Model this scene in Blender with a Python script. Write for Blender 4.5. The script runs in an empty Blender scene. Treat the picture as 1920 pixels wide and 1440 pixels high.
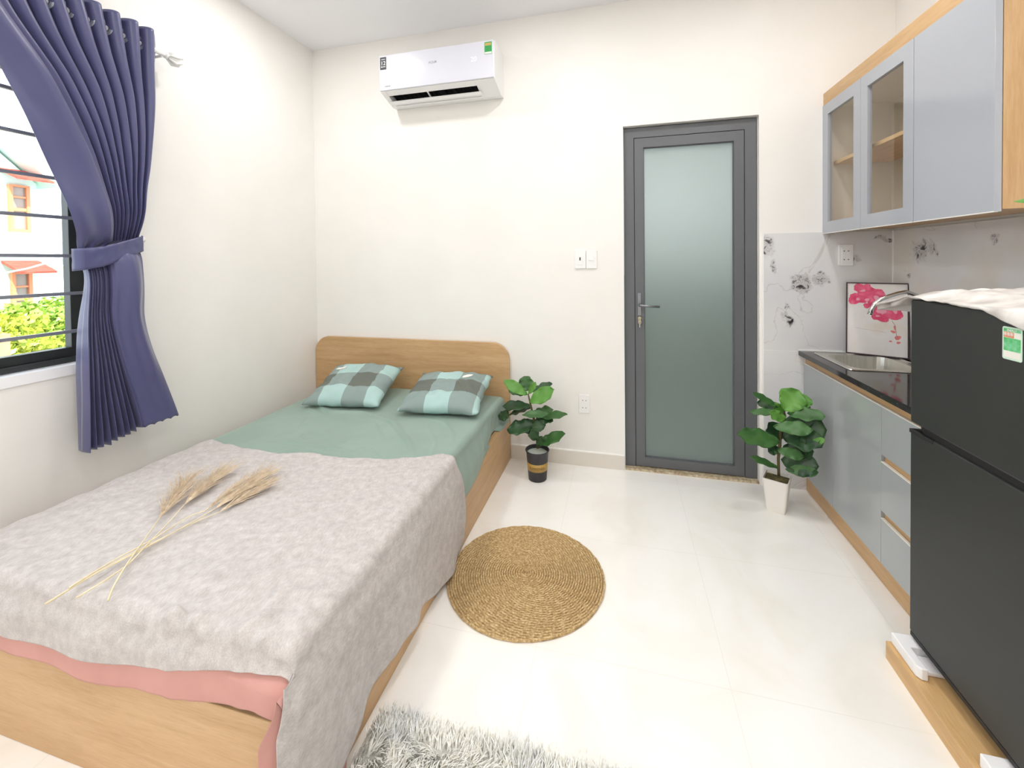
import bpy, bmesh, math, random
from mathutils import Vector, Matrix, noise
R=random.Random(7)
sc=bpy.context.scene; col=sc.collection
PI=math.pi
# ---------------------------------------------------------------- room measures (metres)
XL,XR,YB,YF,ZC=-2.187,1.4216,2.6647,-1.9,2.871
CAMH=1.3
# ---------------------------------------------------------------- camera
YAW,PIT,ROL=0.2501,0.0171,-0.0115
F,CX,CY=785.0,960.0,503.34
def ray(px,py):
    u=(px-CX)/F;w=(py-CY)/F
    c,s=math.cos(YAW),math.sin(YAW);cr,sr=math.cos(ROL),math.sin(ROL)
    u,w=u*cr+w*sr,-u*sr+w*cr
    cp,sp=math.cos(PIT),math.sin(PIT)
    Z,Y=cp-sp*w,w*cp+sp
    return Vector((u*c-Z*s,u*s+Z*c,-Y))
def at(px,py,ax,val):
    d=ray(px,py);o=Vector((0,0,CAMH));i='xyz'.index(ax)
    return o+d*((val-o[i])/d[i])
r0=ray(CX,CY);rx=ray(CX+F,CY)-r0;rd=ray(CX,CY+F)-r0
cam=bpy.data.objects.new('camera',bpy.data.cameras.new('camera'));col.objects.link(cam)
M=Matrix((( rx.x,-rd.x,-r0.x,0),(rx.y,-rd.y,-r0.y,0),(rx.z,-rd.z,-r0.z,CAMH),(0,0,0,1)))
cam.matrix_world=M
cam.data.sensor_width=36;cam.data.lens=36*F/1920;cam.data.shift_y=-(720-CY)/1920;cam.data.clip_start=.02
sc.camera=cam
# ---------------------------------------------------------------- materials
def lin(c):
    return tuple((x/255/12.92 if x/255<=.04045 else ((x/255+.055)/1.055)**2.4) for x in c)+(1,)
MATS={}
def mat(name,rgb,rough=.6,metal=0,spec=.5,**kw):
    if name in MATS:return MATS[name]
    m=bpy.data.materials.new(name);m.use_nodes=True;b=m.node_tree.nodes['Principled BSDF']
    b.inputs['Base Color'].default_value=lin(rgb);b.inputs['Roughness'].default_value=rough
    b.inputs['Metallic'].default_value=metal;b.inputs['Specular IOR Level'].default_value=spec
    for k,v in kw.items():b.inputs[k.replace('_',' ')].default_value=v
    MATS[name]=m;return m
def N(m,t,**kw):
    n=m.node_tree.nodes.new(t)
    for k,v in kw.items():
        if k.startswith('i_'):n.inputs[k[2:].replace('_',' ')].default_value=v
        else:setattr(n,k,v)
    return n
def L(m,a,b):m.node_tree.links.new(a,b)
def ramp(m,fac,stops,interp='LINEAR'):
    n=N(m,'ShaderNodeValToRGB');n.color_ramp.interpolation=interp
    e=n.color_ramp.elements
    while len(e)>1:e.remove(e[-1])
    e[0].position=stops[0][0];e[0].color=lin(stops[0][1])
    for p,c in stops[1:]:
        k=e.new(p);k.color=lin(c)
    L(m,fac,n.inputs['Fac']);return n.outputs['Color']
def coords(m,scale=(1,1,1),rot=(0,0,0)):
    t=N(m,'ShaderNodeTexCoord');mp=N(m,'ShaderNodeMapping')
    mp.inputs['Scale'].default_value=scale;mp.inputs['Rotation'].default_value=rot
    L(m,t.outputs['Object'],mp.inputs['Vector']);return mp.outputs['Vector']
def noisemat(name,stops,scale=(1,1,1),ns=5,detail=6,rough=.6,bump=0,bd=.001,distort=0,rot=(0,0,0),**kw):
    if name in MATS:return MATS[name]
    m=mat(name,(200,200,200),rough,**kw);b=m.node_tree.nodes['Principled BSDF']
    n=N(m,'ShaderNodeTexNoise');n.inputs['Scale'].default_value=ns;n.inputs['Detail'].default_value=detail;n.inputs['Distortion'].default_value=distort
    L(m,coords(m,scale,rot),n.inputs['Vector'])
    L(m,ramp(m,n.outputs['Fac'],stops),b.inputs['Base Color'])
    if bump:
        bp=N(m,'ShaderNodeBump');bp.inputs['Strength'].default_value=bump;bp.inputs['Distance'].default_value=bd
        L(m,n.outputs['Fac'],bp.inputs['Height']);L(m,bp.outputs['Normal'],b.inputs['Normal'])
    return m
def wood(axis,base=(202,166,122),dark=(188,150,104),light=(212,178,136)):
    s={'x':(1.2,14,14),'y':(14,1.2,14),'z':(14,14,1.2)}[axis]
    nm='oak_'+axis+str(base[0])
    if nm in MATS:return MATS[nm]
    m=mat(nm,base,.42);b=m.node_tree.nodes['Principled BSDF']
    v=coords(m,s)
    n=N(m,'ShaderNodeTexNoise',i_Scale=2.2,i_Detail=8.,i_Roughness=.6,i_Distortion=.5);L(m,v,n.inputs['Vector'])
    c1=ramp(m,n.outputs['Fac'],[(.25,dark),(.5,base),(.75,light)])
    n2=N(m,'ShaderNodeTexNoise',i_Scale=16.,i_Detail=4.);L(m,v,n2.inputs['Vector'])
    mx=N(m,'ShaderNodeMix',data_type='RGBA',blend_type='MULTIPLY');mx.inputs[0].default_value=.35
    L(m,c1,mx.inputs[6]);L(m,ramp(m,n2.outputs['Fac'],[(.3,(225,215,200)),(.6,(255,255,255))]),mx.inputs[7])
    L(m,mx.outputs[2],b.inputs['Base Color']);return m
WALL=(240,237,232)
m_wall=noisemat('wall_paint',[(.3,(237,235,231)),(.7,(241,239,236))],ns=3,rough=.85,bump=0)
m_ceil=mat('ceiling_paint',(240,240,243),.9)
m_white=mat('white_plastic',(240,240,240),.35)
m_whiteg=mat('glossy_white_plastic',(216,217,228),.12)
m_alu=mat('dark_grey_aluminium',(98,100,104),.42,0,.5)
m_alub=mat('black_aluminium',(44,48,48),.4)
m_gap=mat('dark_gap',(18,18,20),.8)
m_chrome=mat('chrome',(205,205,203),.18,1)
m_steel=noisemat('brushed_steel',[(.3,(212,210,203)),(.7,(230,228,221))],(40,2,2),4,3,.32,metal=1.)
m_grey=mat('glossy_grey_acrylic',(168,173,175),.12,0,.5)
m_greyu=mat('glossy_pale_grey_acrylic',(172,176,184),.14,0,.5)
m_grey.node_tree.nodes['Principled BSDF'].inputs['Coat Weight'].default_value=.15
m_edge=mat('bright_edge_banding',(235,232,225),.4)
m_black=mat('black_fridge_finish',(42,44,43),.42,0,.45)
m_blackb=mat('black_plastic',(20,21,23),.5)
m_granite=noisemat('black_granite',[(.35,(26,26,26)),(.62,(48,47,46)),(.75,(95,92,88))],ns=170,detail=3,rough=.08)
m_ground=mat('dull_ground',(150,150,140),.9)
# floor tiles
def floor_mat():
    m=mat('polished_cream_tile',(245,243,237),.1,0,.5);b=m.node_tree.nodes['Principled BSDF']
    v=coords(m)
    n=N(m,'ShaderNodeTexNoise',i_Scale=2.6,i_Detail=7.,i_Distortion=1.2);L(m,v,n.inputs['Vector'])
    c=ramp(m,n.outputs['Fac'],[(.3,(243,240,233)),(.5,(248,246,242)),(.72,(250,249,247))])
    sep=N(m,'ShaderNodeSeparateXYZ');L(m,v,sep.inputs[0])
    lines=[]
    for o,off in(('X',.32-6),('Y',1.362-6)):
        s=N(m,'ShaderNodeMath',operation='SUBTRACT');L(m,sep.outputs[o],s.inputs[0]);s.inputs[1].default_value=off
        f=N(m,'ShaderNodeMath',operation='MODULO');L(m,s.outputs[0],f.inputs[0]);f.inputs[1].default_value=.6
        p=N(m,'ShaderNodeMath',operation='PINGPONG');L(m,f.outputs[0],p.inputs[0]);p.inputs[1].default_value=.3
        l=N(m,'ShaderNodeMath',operation='LESS_THAN');L(m,p.outputs[0],l.inputs[0]);l.inputs[1].default_value=.0008
        lines.append(l)
    mx=N(m,'ShaderNodeMath',operation='MAXIMUM');L(m,lines[0].outputs[0],mx.inputs[0]);L(m,lines[1].outputs[0],mx.inputs[1])
    mc=N(m,'ShaderNodeMix',data_type='RGBA');L(m,mx.outputs[0],mc.inputs[0]);L(m,c,mc.inputs[6]);mc.inputs[7].default_value=lin((236,233,226))
    L(m,mc.outputs[2],b.inputs['Base Color']);return m
m_floor=floor_mat()
# marble tile with a few breccia patches standing at given places
def marble(name,spots):
    m=mat(name,(222,222,224),.1,0,.5);b=m.node_tree.nodes['Principled BSDF']
    v=coords(m)
    n=N(m,'ShaderNodeTexNoise',i_Scale=2.5,i_Detail=6.);L(m,v,n.inputs['Vector'])
    base=ramp(m,n.outputs['Fac'],[(.3,(216,217,221)),(.6,(226,225,226)),(.75,(222,217,208))])
    # wobbling position
    nw=N(m,'ShaderNodeTexNoise',i_Scale=16.,i_Detail=4.);L(m,v,nw.inputs['Vector'])
    sub=N(m,'ShaderNodeVectorMath',operation='SUBTRACT');L(m,nw.outputs['Color'],sub.inputs[0]);sub.inputs[1].default_value=(.5,.5,.5)
    scl=N(m,'ShaderNodeVectorMath',operation='SCALE');L(m,sub.outputs[0],scl.inputs[0]);scl.inputs['Scale'].default_value=.11
    add=N(m,'ShaderNodeVectorMath',operation='ADD');L(m,v,add.inputs[0]);L(m,scl.outputs[0],add.inputs[1])
    cur=None
    for (x,y,z,rx_,rz_) in spots:
        s=N(m,'ShaderNodeVectorMath',operation='SUBTRACT');L(m,add.outputs[0],s.inputs[0]);s.inputs[1].default_value=(x,y,z)
        k=N(m,'ShaderNodeVectorMath',operation='DIVIDE');L(m,s.outputs[0],k.inputs[0]);k.inputs[1].default_value=(rx_*1.3,rx_*1.3,rz_*1.3)
        l=N(m,'ShaderNodeVectorMath',operation='LENGTH');L(m,k.outputs[0],l.inputs[0])
        q=N(m,'ShaderNodeMapRange');L(m,l.outputs['Value'],q.inputs[0]);q.inputs[1].default_value=.6;q.inputs[2].default_value=1.1;q.inputs[3].default_value=1;q.inputs[4].default_value=0
        if cur is None:cur=q.outputs[0]
        else:
            a=N(m,'ShaderNodeMath',operation='MAXIMUM');L(m,cur,a.inputs[0]);L(m,q.outputs[0],a.inputs[1]);cur=a.outputs[0]
    vo=N(m,'ShaderNodeTexNoise',i_Scale=20.,i_Detail=7.,i_Roughness=.62,i_Distortion=.6);L(m,v,vo.inputs['Vector'])
    pc=ramp(m,vo.outputs['Fac'],[(.38,(58,54,58)),(.43,(130,126,128)),(.47,(214,212,213)),(.52,(184,180,182)),(.555,(222,221,222)),(.575,(96,92,94)),(.60,(150,146,148)),(.63,(222,221,222))])
    mc=N(m,'ShaderNodeMix',data_type='RGBA');L(m,cur,mc.inputs[0]);L(m,base,mc.inputs[6]);L(m,pc,mc.inputs[7])
    # thin veins
    w=N(m,'ShaderNodeTexNoise',i_Scale=1.6,i_Detail=5.,i_Distortion=.8);L(m,coords(m,(1,1,1),(.4,.6,.2)),w.inputs['Vector'])
    s1=N(m,'ShaderNodeMath',operation='SUBTRACT');L(m,w.outputs['Fac'],s1.inputs[0]);s1.inputs[1].default_value=.5
    ab=N(m,'ShaderNodeMath',operation='ABSOLUTE');L(m,s1.outputs[0],ab.inputs[0])
    q=N(m,'ShaderNodeMapRange');L(m,ab.outputs[0],q.inputs[0]);q.inputs[1].default_value=.0;q.inputs[2].default_value=.005;q.inputs[3].default_value=.45;q.inputs[4].default_value=0
    m2=N(m,'ShaderNodeMix',data_type='RGBA');L(m,q.outputs[0],m2.inputs[0]);L(m,mc.outputs[2],m2.inputs[6]);m2.inputs[7].default_value=lin((176,170,160))
    L(m,m2.outputs[2],b.inputs['Base Color']);return m
# ---------------------------------------------------------------- object helpers
def tag(o,label=None,cat=None,group=None,kind=None):
    if label:o['label']=label
    if cat:o['category']=cat
    if group:o['group']=group
    if kind:o['kind']=kind
    return o
def empty(name,loc,label=None,cat=None,group=None,kind=None,rz=0):
    o=bpy.data.objects.new(name,None);col.objects.link(o);o.location=loc;o.rotation_euler=(0,0,rz);o.empty_display_size=.05
    return tag(o,label,cat,group,kind)
def obj(name,vs,fs,m,parent=None,smooth=False,bev=0,local=False,thick=0,sub=0):
    me=bpy.data.meshes.new(name);me.from_pydata([tuple(v) for v in vs],[],fs)
    if isinstance(m,(list,tuple)):
        for q in m:me.materials.append(q)
    elif m:me.materials.append(m)
    if smooth:me.polygons.foreach_set('use_smooth',[True]*len(me.polygons))
    me.update()
    o=bpy.data.objects.new(name,me);col.objects.link(o)
    if parent:
        o.parent=parent
        if not local:
            p=parent;off=Vector((0,0,0))
            while p:off+=Vector(p.location);p=p.parent
            o.location=-off
    if thick:
        k=o.modifiers.new('solid','SOLIDIFY');k.thickness=thick;k.offset=-1
    if sub:
        k=o.modifiers.new('sub','SUBSURF');k.levels=sub;k.render_levels=sub
    if bev:
        k=o.modifiers.new('bevel','BEVEL');k.width=bev;k.segments=2;k.limit_method='ANGLE';k.angle_limit=.6
    return o
class MB:
    def __init__(s):s.v=[];s.f=[]
    def box(s,a,b):
        x0,y0,z0=[min(p,q) for p,q in zip(a,b)];x1,y1,z1=[max(p,q) for p,q in zip(a,b)]
        i=len(s.v);s.v+=[(x0,y0,z0),(x1,y0,z0),(x1,y1,z0),(x0,y1,z0),(x0,y0,z1),(x1,y0,z1),(x1,y1,z1),(x0,y1,z1)]
        s.f+=[(i,i+3,i+2,i+1),(i+4,i+5,i+6,i+7),(i,i+1,i+5,i+4),(i+1,i+2,i+6,i+5),(i+2,i+3,i+7,i+6),(i+3,i,i+4,i+7)];return s
    def prism(s,poly,axis,a,b):
        """poly of 2d points; axis = extrude axis"""
        i=len(s.v);n=len(poly)
        def P(p,t):
            return {'x':(t,p[0],p[1]),'y':(p[0],t,p[1]),'z':(p[0],p[1],t)}[axis]
        s.v+=[P(p,a) for p in poly]+[P(p,b) for p in poly]
        s.f+=[tuple(range(i+n-1,i-1,-1)),tuple(range(i+n,i+2*n))]
        for k in range(n):
            j=(k+1)%n;s.f.append((i+k,i+j,i+n+j,i+n+k))
        return s
    def tube(s,pts,rad,seg=10,cap=True):
        pts=[Vector(p) for p in pts];n=len(pts);i=len(s.v)
        if not hasattr(rad,'__len__'):rad=[rad]*n
        up=None
        for k,p in enumerate(pts):
            d=(pts[min(k+1,n-1)]-pts[max(k-1,0)]).normalized()
            if up is None:
                up=Vector((0,0,1)) if abs(d.z)<.9 else Vector((1,0,0))
            a=(up-d*up.dot(d)).normalized();up=a;b=d.cross(a)
            for q in range(seg):
                t=2*PI*q/seg;s.v.append(tuple(p+(a*math.cos(t)+b*math.sin(t))*rad[k]))
        for k in range(n-1):
            for q in range(seg):
                r=(q+1)%seg;s.f.append((i+k*seg+q,i+k*seg+r,i+(k+1)*seg+r,i+(k+1)*seg+q))
        if cap:
            s.f.append(tuple(i+q for q in range(seg))[::-1]);s.f.append(tuple(i+(n-1)*seg+q for q in range(seg)))
        return s
    def lathe(s,prof,c,seg=32,axis='z'):
        i=len(s.v);n=len(prof)
        for r,h in prof:
            for q in range(seg):
                t=2*PI*q/seg;a,b=r*math.cos(t),r*math.sin(t)
                p={'z':(a,b,h),'y':(a,h,b),'x':(h,a,b)}[axis]
                s.v.append((c[0]+p[0],c[1]+p[1],c[2]+p[2]))
        for k in range(n-1):
            for q in range(seg):
                r=(q+1)%seg;s.f.append((i+k*seg+q,i+k*seg+r,i+(k+1)*seg+r,i+(k+1)*seg+q))
        s.f.append(tuple(i+q for q in range(seg))[::-1]);s.f.append(tuple(i+(n-1)*seg+q for q in range(seg)))
        return s
    def grid(s,fn,nu,nv):
        i=len(s.v)
        for a in range(nu+1):
            for b in range(nv+1):s.v.append(tuple(fn(a/nu,b/nv)))
        for a in range(nu):
            for b in range(nv):
                k=i+a*(nv+1)+b;s.f.append((k,k+nv+1,k+nv+2,k+1))
        return s
    def go(s,name,m,parent=None,**kw):return obj(name,s.v,s.f,m,parent,**kw)
def B(a,b):return MB().box(a,b)
def text(name,body,size,m,parent,matrix,ext=.0004,align='CENTER'):
    c=bpy.data.curves.new(name,'FONT');c.body=body;c.size=size;c.extrude=ext;c.align_x=align;c.align_y='CENTER'
    t=bpy.data.objects.new(name,c);col.objects.link(t);bpy.context.view_layer.update()
    me=bpy.data.meshes.new_from_object(t.evaluated_get(bpy.context.evaluated_depsgraph_get()));bpy.data.objects.remove(t)
    me.transform(matrix);me.materials.clear();me.materials.append(m)
    o=bpy.data.objects.new(name,me);col.objects.link(o)
    if parent:
        o.parent=parent;p=parent;off=Vector((0,0,0))
        while p:off+=Vector(p.location);p=p.parent
        o.location=-off
    return o
def face_front(x,y,z,rx=PI/2):return Matrix.Translation((x,y,z))@Matrix.Rotation(rx,4,'X')     # text facing -y
def face_left(x,y,z):return Matrix.Translation((x,y,z))@Matrix.Rotation(-PI/2,4,'Z')@Matrix.Rotation(PI/2,4,'X')  # facing -x
def rrect(x0,y0,x1,y1,r,seg=6,corners=(1,1,1,1)):
    out=[]
    for k,(cx,cy,a) in enumerate(((x1-r,y1-r,0),(x0+r,y1-r,90),(x0+r,y0+r,180),(x1-r,y0+r,270))):
        if corners[k]:
            for q in range(seg+1):
                t=math.radians(a+90*q/seg);out.append((cx+r*math.cos(t),cy+r*math.sin(t)))
        else:
            out.append(((x1,y1),(x0,y1),(x0,y0),(x1,y0))[k])
    return out
def sm(t):t=max(0,min(1,t));return t*t*(3-2*t)
def interp(x,pts):
    if x<=pts[0][0]:return pts[0][1]
    for (a,b),(c,d) in zip(pts,pts[1:]):
        if x<=c:return b+(d-b)*(x-a)/(c-a)
    return pts[-1][1]
def nz(x,y,z=0):return noise.noise(Vector((x,y,z)))
def copy_tree(o,parent=None):
    c=o.copy();col.objects.link(c)
    if parent:c.parent=parent
    for ch in list(o.children):copy_tree(ch,c)
    return c
# ================================================================= SETTING
T=.16
st=dict(kind='structure')
tag(B((XL-T,YF-T,-.12),(XR+T,YB,0)).go('floor',m_floor),**st)
tag(B((XL-T,YF-T,ZC),(XR+T,YB+T,ZC+.2)).go('ceiling',m_ceil),**st)
# window opening on the left wall
WY0,WY1,WZ0,WZ1=-.05,1.345,.885,2.145
w=MB().box((XL-T,YF,0),(XL,WY0,ZC)).box((XL-T,WY1,0),(XL,YB,ZC)).box((XL-T,WY0,0),(XL,WY1,WZ0)).box((XL-T,WY0,WZ1),(XL,WY1,ZC))
tag(w.go('wall_left',m_wall),**st)
DX0,DX1,DZ=.030,.776,2.116
w=MB().box((XL-T,YB,0),(DX0,YB+T,ZC)).box((DX1,YB,0),(XR+T,YB+T,ZC)).box((DX0,YB,DZ),(DX1,YB+T,ZC))
tag(w.go('wall_back',m_wall),**st)
tag(B((XR,YF,0),(XR+T,YB,ZC)).go('wall_right',m_wall),**st)
tag(B((XL-T,YF-T,0),(XR+T,YF,ZC)).go('wall_front',m_wall),**st)
m_skirt=mat('grey_skirting_tile',(222,216,207),.2)
def skirt(name,a,b,cap):
    o=tag(B(a,b).go(name,m_skirt,bev=.002),**st)
    cap.go('skirting_cap',mat('white_grout',(248,247,244),.6),o)
skirt('baseboard_back',(-.699,YB-.012,0),(DX0-.006,YB,.088),B((-.699,YB-.012,.088),(DX0-.006,YB,.094)))
skirt('baseboard_left',(XL,YF,0),(XL+.012,.74,.088),B((XL,YF,.088),(XL+.012,.74,.094)))
# marble backsplash
mb=marble('veined_marble_back',[at(1438,460,'y',YB)[:3]+(.035,.05),at(1452,500,'y',YB)[:3]+(.02,.035),at(1498,532,'y',YB)[:3]+(.04,.04),at(1535,524,'y',YB)[:3]+(.035,.028),
    at(1473,575,'y',YB)[:3]+(.018,.03),at(1478,603,'y',YB)[:3]+(.026,.032),at(1657,446,'y',YB)[:3]+(.03,.012),at(1604,482,'y',YB)[:3]+(.02,.02)])
mr=marble('veined_marble_right',[at(1728,470,'x',XR)[:3]+(.05,.04),at(1752,462,'x',XR)[:3]+(.03,.035),at(1708,515,'x',XR)[:3]+(.02,.02),at(1870,445,'x',XR)[:3]+(.02,.02)])
ZB=1.440
sp=tag(MB().box((.796,YB-.01,.7795),(XR,YB,ZB)).box((.796,YB-.01,0),(XR,YB,.7775)).go('wall_tile_back',mb),kind='structure')
sp.name='trim_1'
B((.788,YB-.0105,0),(.796,YB,ZB)).go('white_corner_strip',mat('white_grout',(248,247,244)),sp)
B((.796,YB-.0095,.7775),(XR,YB,.7795)).go('grout_line',mat('white_grout',(248,247,244)),sp)
B((XR-.015,YB-.014,.79),(XR-.009,YB-.009,ZB)).go('grout_line',mat('white_grout',(248,247,244)),sp)
sp2=tag(B((XR-.01,-.6,.70),(XR,YB-.01,ZB)).go('trim_2',mr),kind='structure')
# granite threshold
thr=tag(B((DX0,YB+.0,0),(DX1,YB+.12,.012)).go('trim_3',noisemat('brown_granite',[(.3,(150,128,98)),(.55,(196,180,150)),(.7,(222,212,190))],ns=60,rough=.3)),**st)
# ---------- door
yf=YB+.035
d=tag(MB().box((DX0+.003,yf,.012),(.093,yf+.06,2.11)).box((.712,yf,.012),(DX1-.004,yf+.06,2.11)).box((.093,yf,2.05),(.712,yf+.06,2.11)).go('door_1',m_alu),**st)
MB().box((.0905,yf+.02,.013),(.100,yf+.045,2.052)).box((.705,yf+.02,.013),(.7145,yf+.045,2.052)).box((.1,yf+.02,2.040),(.705,yf+.045,2.052)).box((.1,yf+.02,.013),(.705,yf+.045,.022)).go('seal',m_gap,d)
leaf=MB().box((.0965,yf+.001,.018),(.150,yf+.05,2.046)).box((.655,yf+.001,.018),(.7085,yf+.05,2.046)).box((.150,yf+.001,.018),(.655,yf+.05,.072)).box((.150,yf+.001,1.988),(.655,yf+.05,2.046)).go('door_leaf',m_alu,d)
# frosted pane
mg=bpy.data.materials.new('frosted_glass');mg.use_nodes=True;g=mg.node_tree.nodes['Principled BSDF']
g.inputs['Base Color'].default_value=lin((219,226,224));g.inputs['Roughness'].default_value=.68
g.inputs['Transmission Weight'].default_value=.84;g.inputs['IOR'].default_value=1.3
B((.148,yf+.02,.070),(.657,yf+.028,1.990)).go('frosted_pane',mg,leaf)
bd=MB()
for a,b in(((.15,yf+.012,.072),(.155,yf+.02,1.988)),((.65,yf+.012,.072),(.655,yf+.02,1.988)),((.15,yf+.012,.072),(.655,yf+.02,.077)),((.15,yf+.012,1.983),(.655,yf+.02,1.988))):bd.box(a,b)
bd.go('glazing_bead',m_alu,leaf)
hx=.1215
B((hx-.011,yf-.006,.955),(hx+.011,yf+.001,1.095)).go('handle_plate',mat('satin_grey_metal',(140,142,148),.3,.8),leaf,bev=.002)
MB().tube([(hx,yf-.002,1.022),(hx,yf-.04,1.022),(hx+.008,yf-.048,1.022),(hx+.03,yf-.05,1.02),(hx+.115,yf-.048,1.016)],[.008,.008,.008,.0075,.007],12).go('lever_handle',mat('satin_grey_metal',(140,142,148),.3,.8),leaf,smooth=True)
MB().prism(rrect(hx-.009,.905,hx+.009,.95,.008),'y',yf-.006,yf+.002).go('lock_cylinder',mat('brass_lock',(190,178,150),.3,.9),leaf)
k=MB().box((hx-.0015,yf-.022,.922),(hx+.0015,yf-.004,.934)).tube([(hx,yf-.022,.915+.012*math.cos(t)+.004) if 0 else (hx+.008*math.sin(t),yf-.024,.918+.011*math.cos(t)) for t in [2*PI*i/12 for i in range(13)]],.0022,6).box((hx-.002,yf-.026,.885),(hx+.002,yf-.022,.908))
k.go('key',mat('key_metal',(215,210,190),.25,.9),leaf)
# ---------- bathroom beyond the frosted door
mbt=mat('bathroom_wall_tile',(200,206,206),.5)
bw=MB().box((-.5,YB+T,2.6),(1.3,4.3,2.65)).box((-.55,YB+T,-.05),(-.5,4.3,2.65)).box((1.3,YB+T,-.05),(1.35,4.3,2.65)).box((-.55,4.3,-.05),(1.35,4.35,2.65))
bwo=tag(bw.go('wall_bathroom',mbt),**st)
MB().box((-.5,4.285,0),(1.3,4.3,1.15)).box((-.5,YB+T,0),(-.485,4.285,1.15)).box((1.285,YB+T,0),(1.3,4.285,1.15)).go('added_dark_band',mat('dark_green_band',(108,138,124),.4),bwo)  # unseen dark band, added so the frosted pane darkens towards the bottom
tag(B((-.5,YB+T,-.05),(1.3,4.3,0)).go('floor_bathroom',mat('bathroom_floor_tile',(120,134,124),.4)),**st)
# ---------- window
wx=XL-.075
win=tag(MB().box((wx-.05,WY0,WZ0+.012),(wx+.03,WY0+.035,WZ1)).box((wx-.05,WY1-.03,WZ0+.012),(wx+.03,WY1,WZ1)).box((wx-.05,WY0+.035,WZ0+.012),(wx+.03,WY1-.03,WZ0+.035)).box((wx-.05,WY0+.035,WZ1-.04),(wx+.03,WY1-.03,WZ1)).go('window_1',m_alub,bev=.002),**st)
y0,y1,z0,z1=WY0+.035,WY1-.03,WZ0+.035,WZ1-.04
ym=(.62)
for a,b in((y0,ym),(ym,y1)):
    s=MB();fx0,fx1=wx-.03,wx+.01
    s.box((fx0,a,z0),(fx1,a+.05,z1)).box((fx0,b-.062,z0),(fx1,b,z1)).box((fx0,a+.05,z0),(fx1,b-.062,z0+.038)).box((fx0,a+.05,z1-.045),(fx1,b-.062,z1))
    so=s.go('sash',m_alub,win,bev=.002)
    gl=bpy.data.materials.get('clear_glass')
    if not gl:
        gl=bpy.data.materials.new('clear_glass');gl.use_nodes=True;q=gl.node_tree
        q.nodes.clear();o_=q.nodes.new('ShaderNodeOutputMaterial');mx=q.nodes.new('ShaderNodeMixShader');tr=q.nodes.new('ShaderNodeBsdfTransparent');gs=q.nodes.new('ShaderNodeBsdfGlossy')
        gs.inputs['Roughness'].default_value=.02;fr=q.nodes.new('ShaderNodeFresnel');fr.inputs['IOR'].default_value=1.45
        tr.inputs['Color'].default_value=(.95,.97,.97,1)
        ge=q.nodes.new('ShaderNodeNewGeometry');sb=q.nodes.new('ShaderNodeMath');sb.operation='SUBTRACT';sb.inputs[0].default_value=1;ml=q.nodes.new('ShaderNodeMath');ml.operation='MULTIPLY';q.links.new(ge.outputs['Backfacing'],sb.inputs[1]);q.links.new(sb.outputs[0],ml.inputs[0]);q.links.new(fr.outputs[0],ml.inputs[1])
        q.links.new(ml.outputs[0],mx.inputs[0]);q.links.new(tr.outputs[0],mx.inputs[1]);q.links.new(gs.outputs[0],mx.inputs[2]);q.links.new(mx.outputs[0],o_.inputs[0])
    B((wx-.013,a+.045,z0+.033),(wx-.008,b-.057,z1-.04)).go('glass_pane',gl,so)
for zz in (1.028,1.187,1.344,1.502,1.659,1.817,1.975):
    B((wx+.032,WY0-.0,zz-.0065),(wx+.046,WY1,zz+.0065)).go('security_bar',mat('grey_steel_bar',(128,131,142),.4,.1),win)
MB().box((XL-.04,WY0,WZ0-.0),(XL+.0,WY1,WZ0+.010)).box((XL+.0,WY0-.0,WZ0-.03),(XL+.006,WY1+.0,WZ0+.010)).go('window_sill',mat('white_sill',(246,247,250),.35),win)
# ================================================================= BED
OAKX,OAKY,OAKZ=wood('x'),wood('y'),wood('z')
bx0,bx1,by0,by1=XL+.004,-.700,.7505,2.6346
bed=empty('bed',((bx0+bx1)/2,(by0+by1)/2,0),'low oak platform bed with rounded headboard standing in the left corner','bed')
MB().prism(rrect(bx0,.0,bx1,.765,.115,10,(1,1,0,0)),'y',by1,by1+.022).go('headboard',OAKX,bed,bev=.003)
B((bx1-.034,by0+.021,0),(bx1,by1-.001,.279)).go('side_panel',OAKY,bed,bev=.002)
B((bx0,by0+.021,0),(bx0+.02,by1-.001,.279)).go('side_panel',OAKY,bed,bev=.002)
B((bx0,by0,0),(bx1,by0+.020,.280)).go('foot_panel',OAKX,bed,bev=.002)
sl=MB()
for k in range(11):sl.box((bx0+.022,by0+.06+k*.17,.10),(bx1-.022,by0+.15+k*.17,.118))
sl.go('slat_base',OAKX,bed)
# mattress
MX0,MX1,MY0,MY1,MZ=-2.06,-.748,.785,2.605,.425
def mtop(x,y,off=0,r=.05,rl=.14,rf=.045,rh=.05):
    """height of the mattress top with rounded shoulders"""
    z=MZ+off
    def dr(dist,rr):
        if dist>=rr:return 0
        dist=max(dist,0);return rr-math.sqrt(max(rr*rr-(rr-dist)**2,0))
    return z-max(dr(x-MX0,rl),dr(MX1+off-x,r),dr(y-MY0,rf),dr(MY1-y,rh))
MB().box((MX0+.05,MY0+.02,.12),(MX1-.004,MY1,MZ-.034)).go('mattress',mat('white_ticking',(225,225,220),.8),bev=.045)
tag(bpy.data.objects['mattress'],'thick foam mattress on the oak bed, hidden under the green sheet','mattress')
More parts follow.
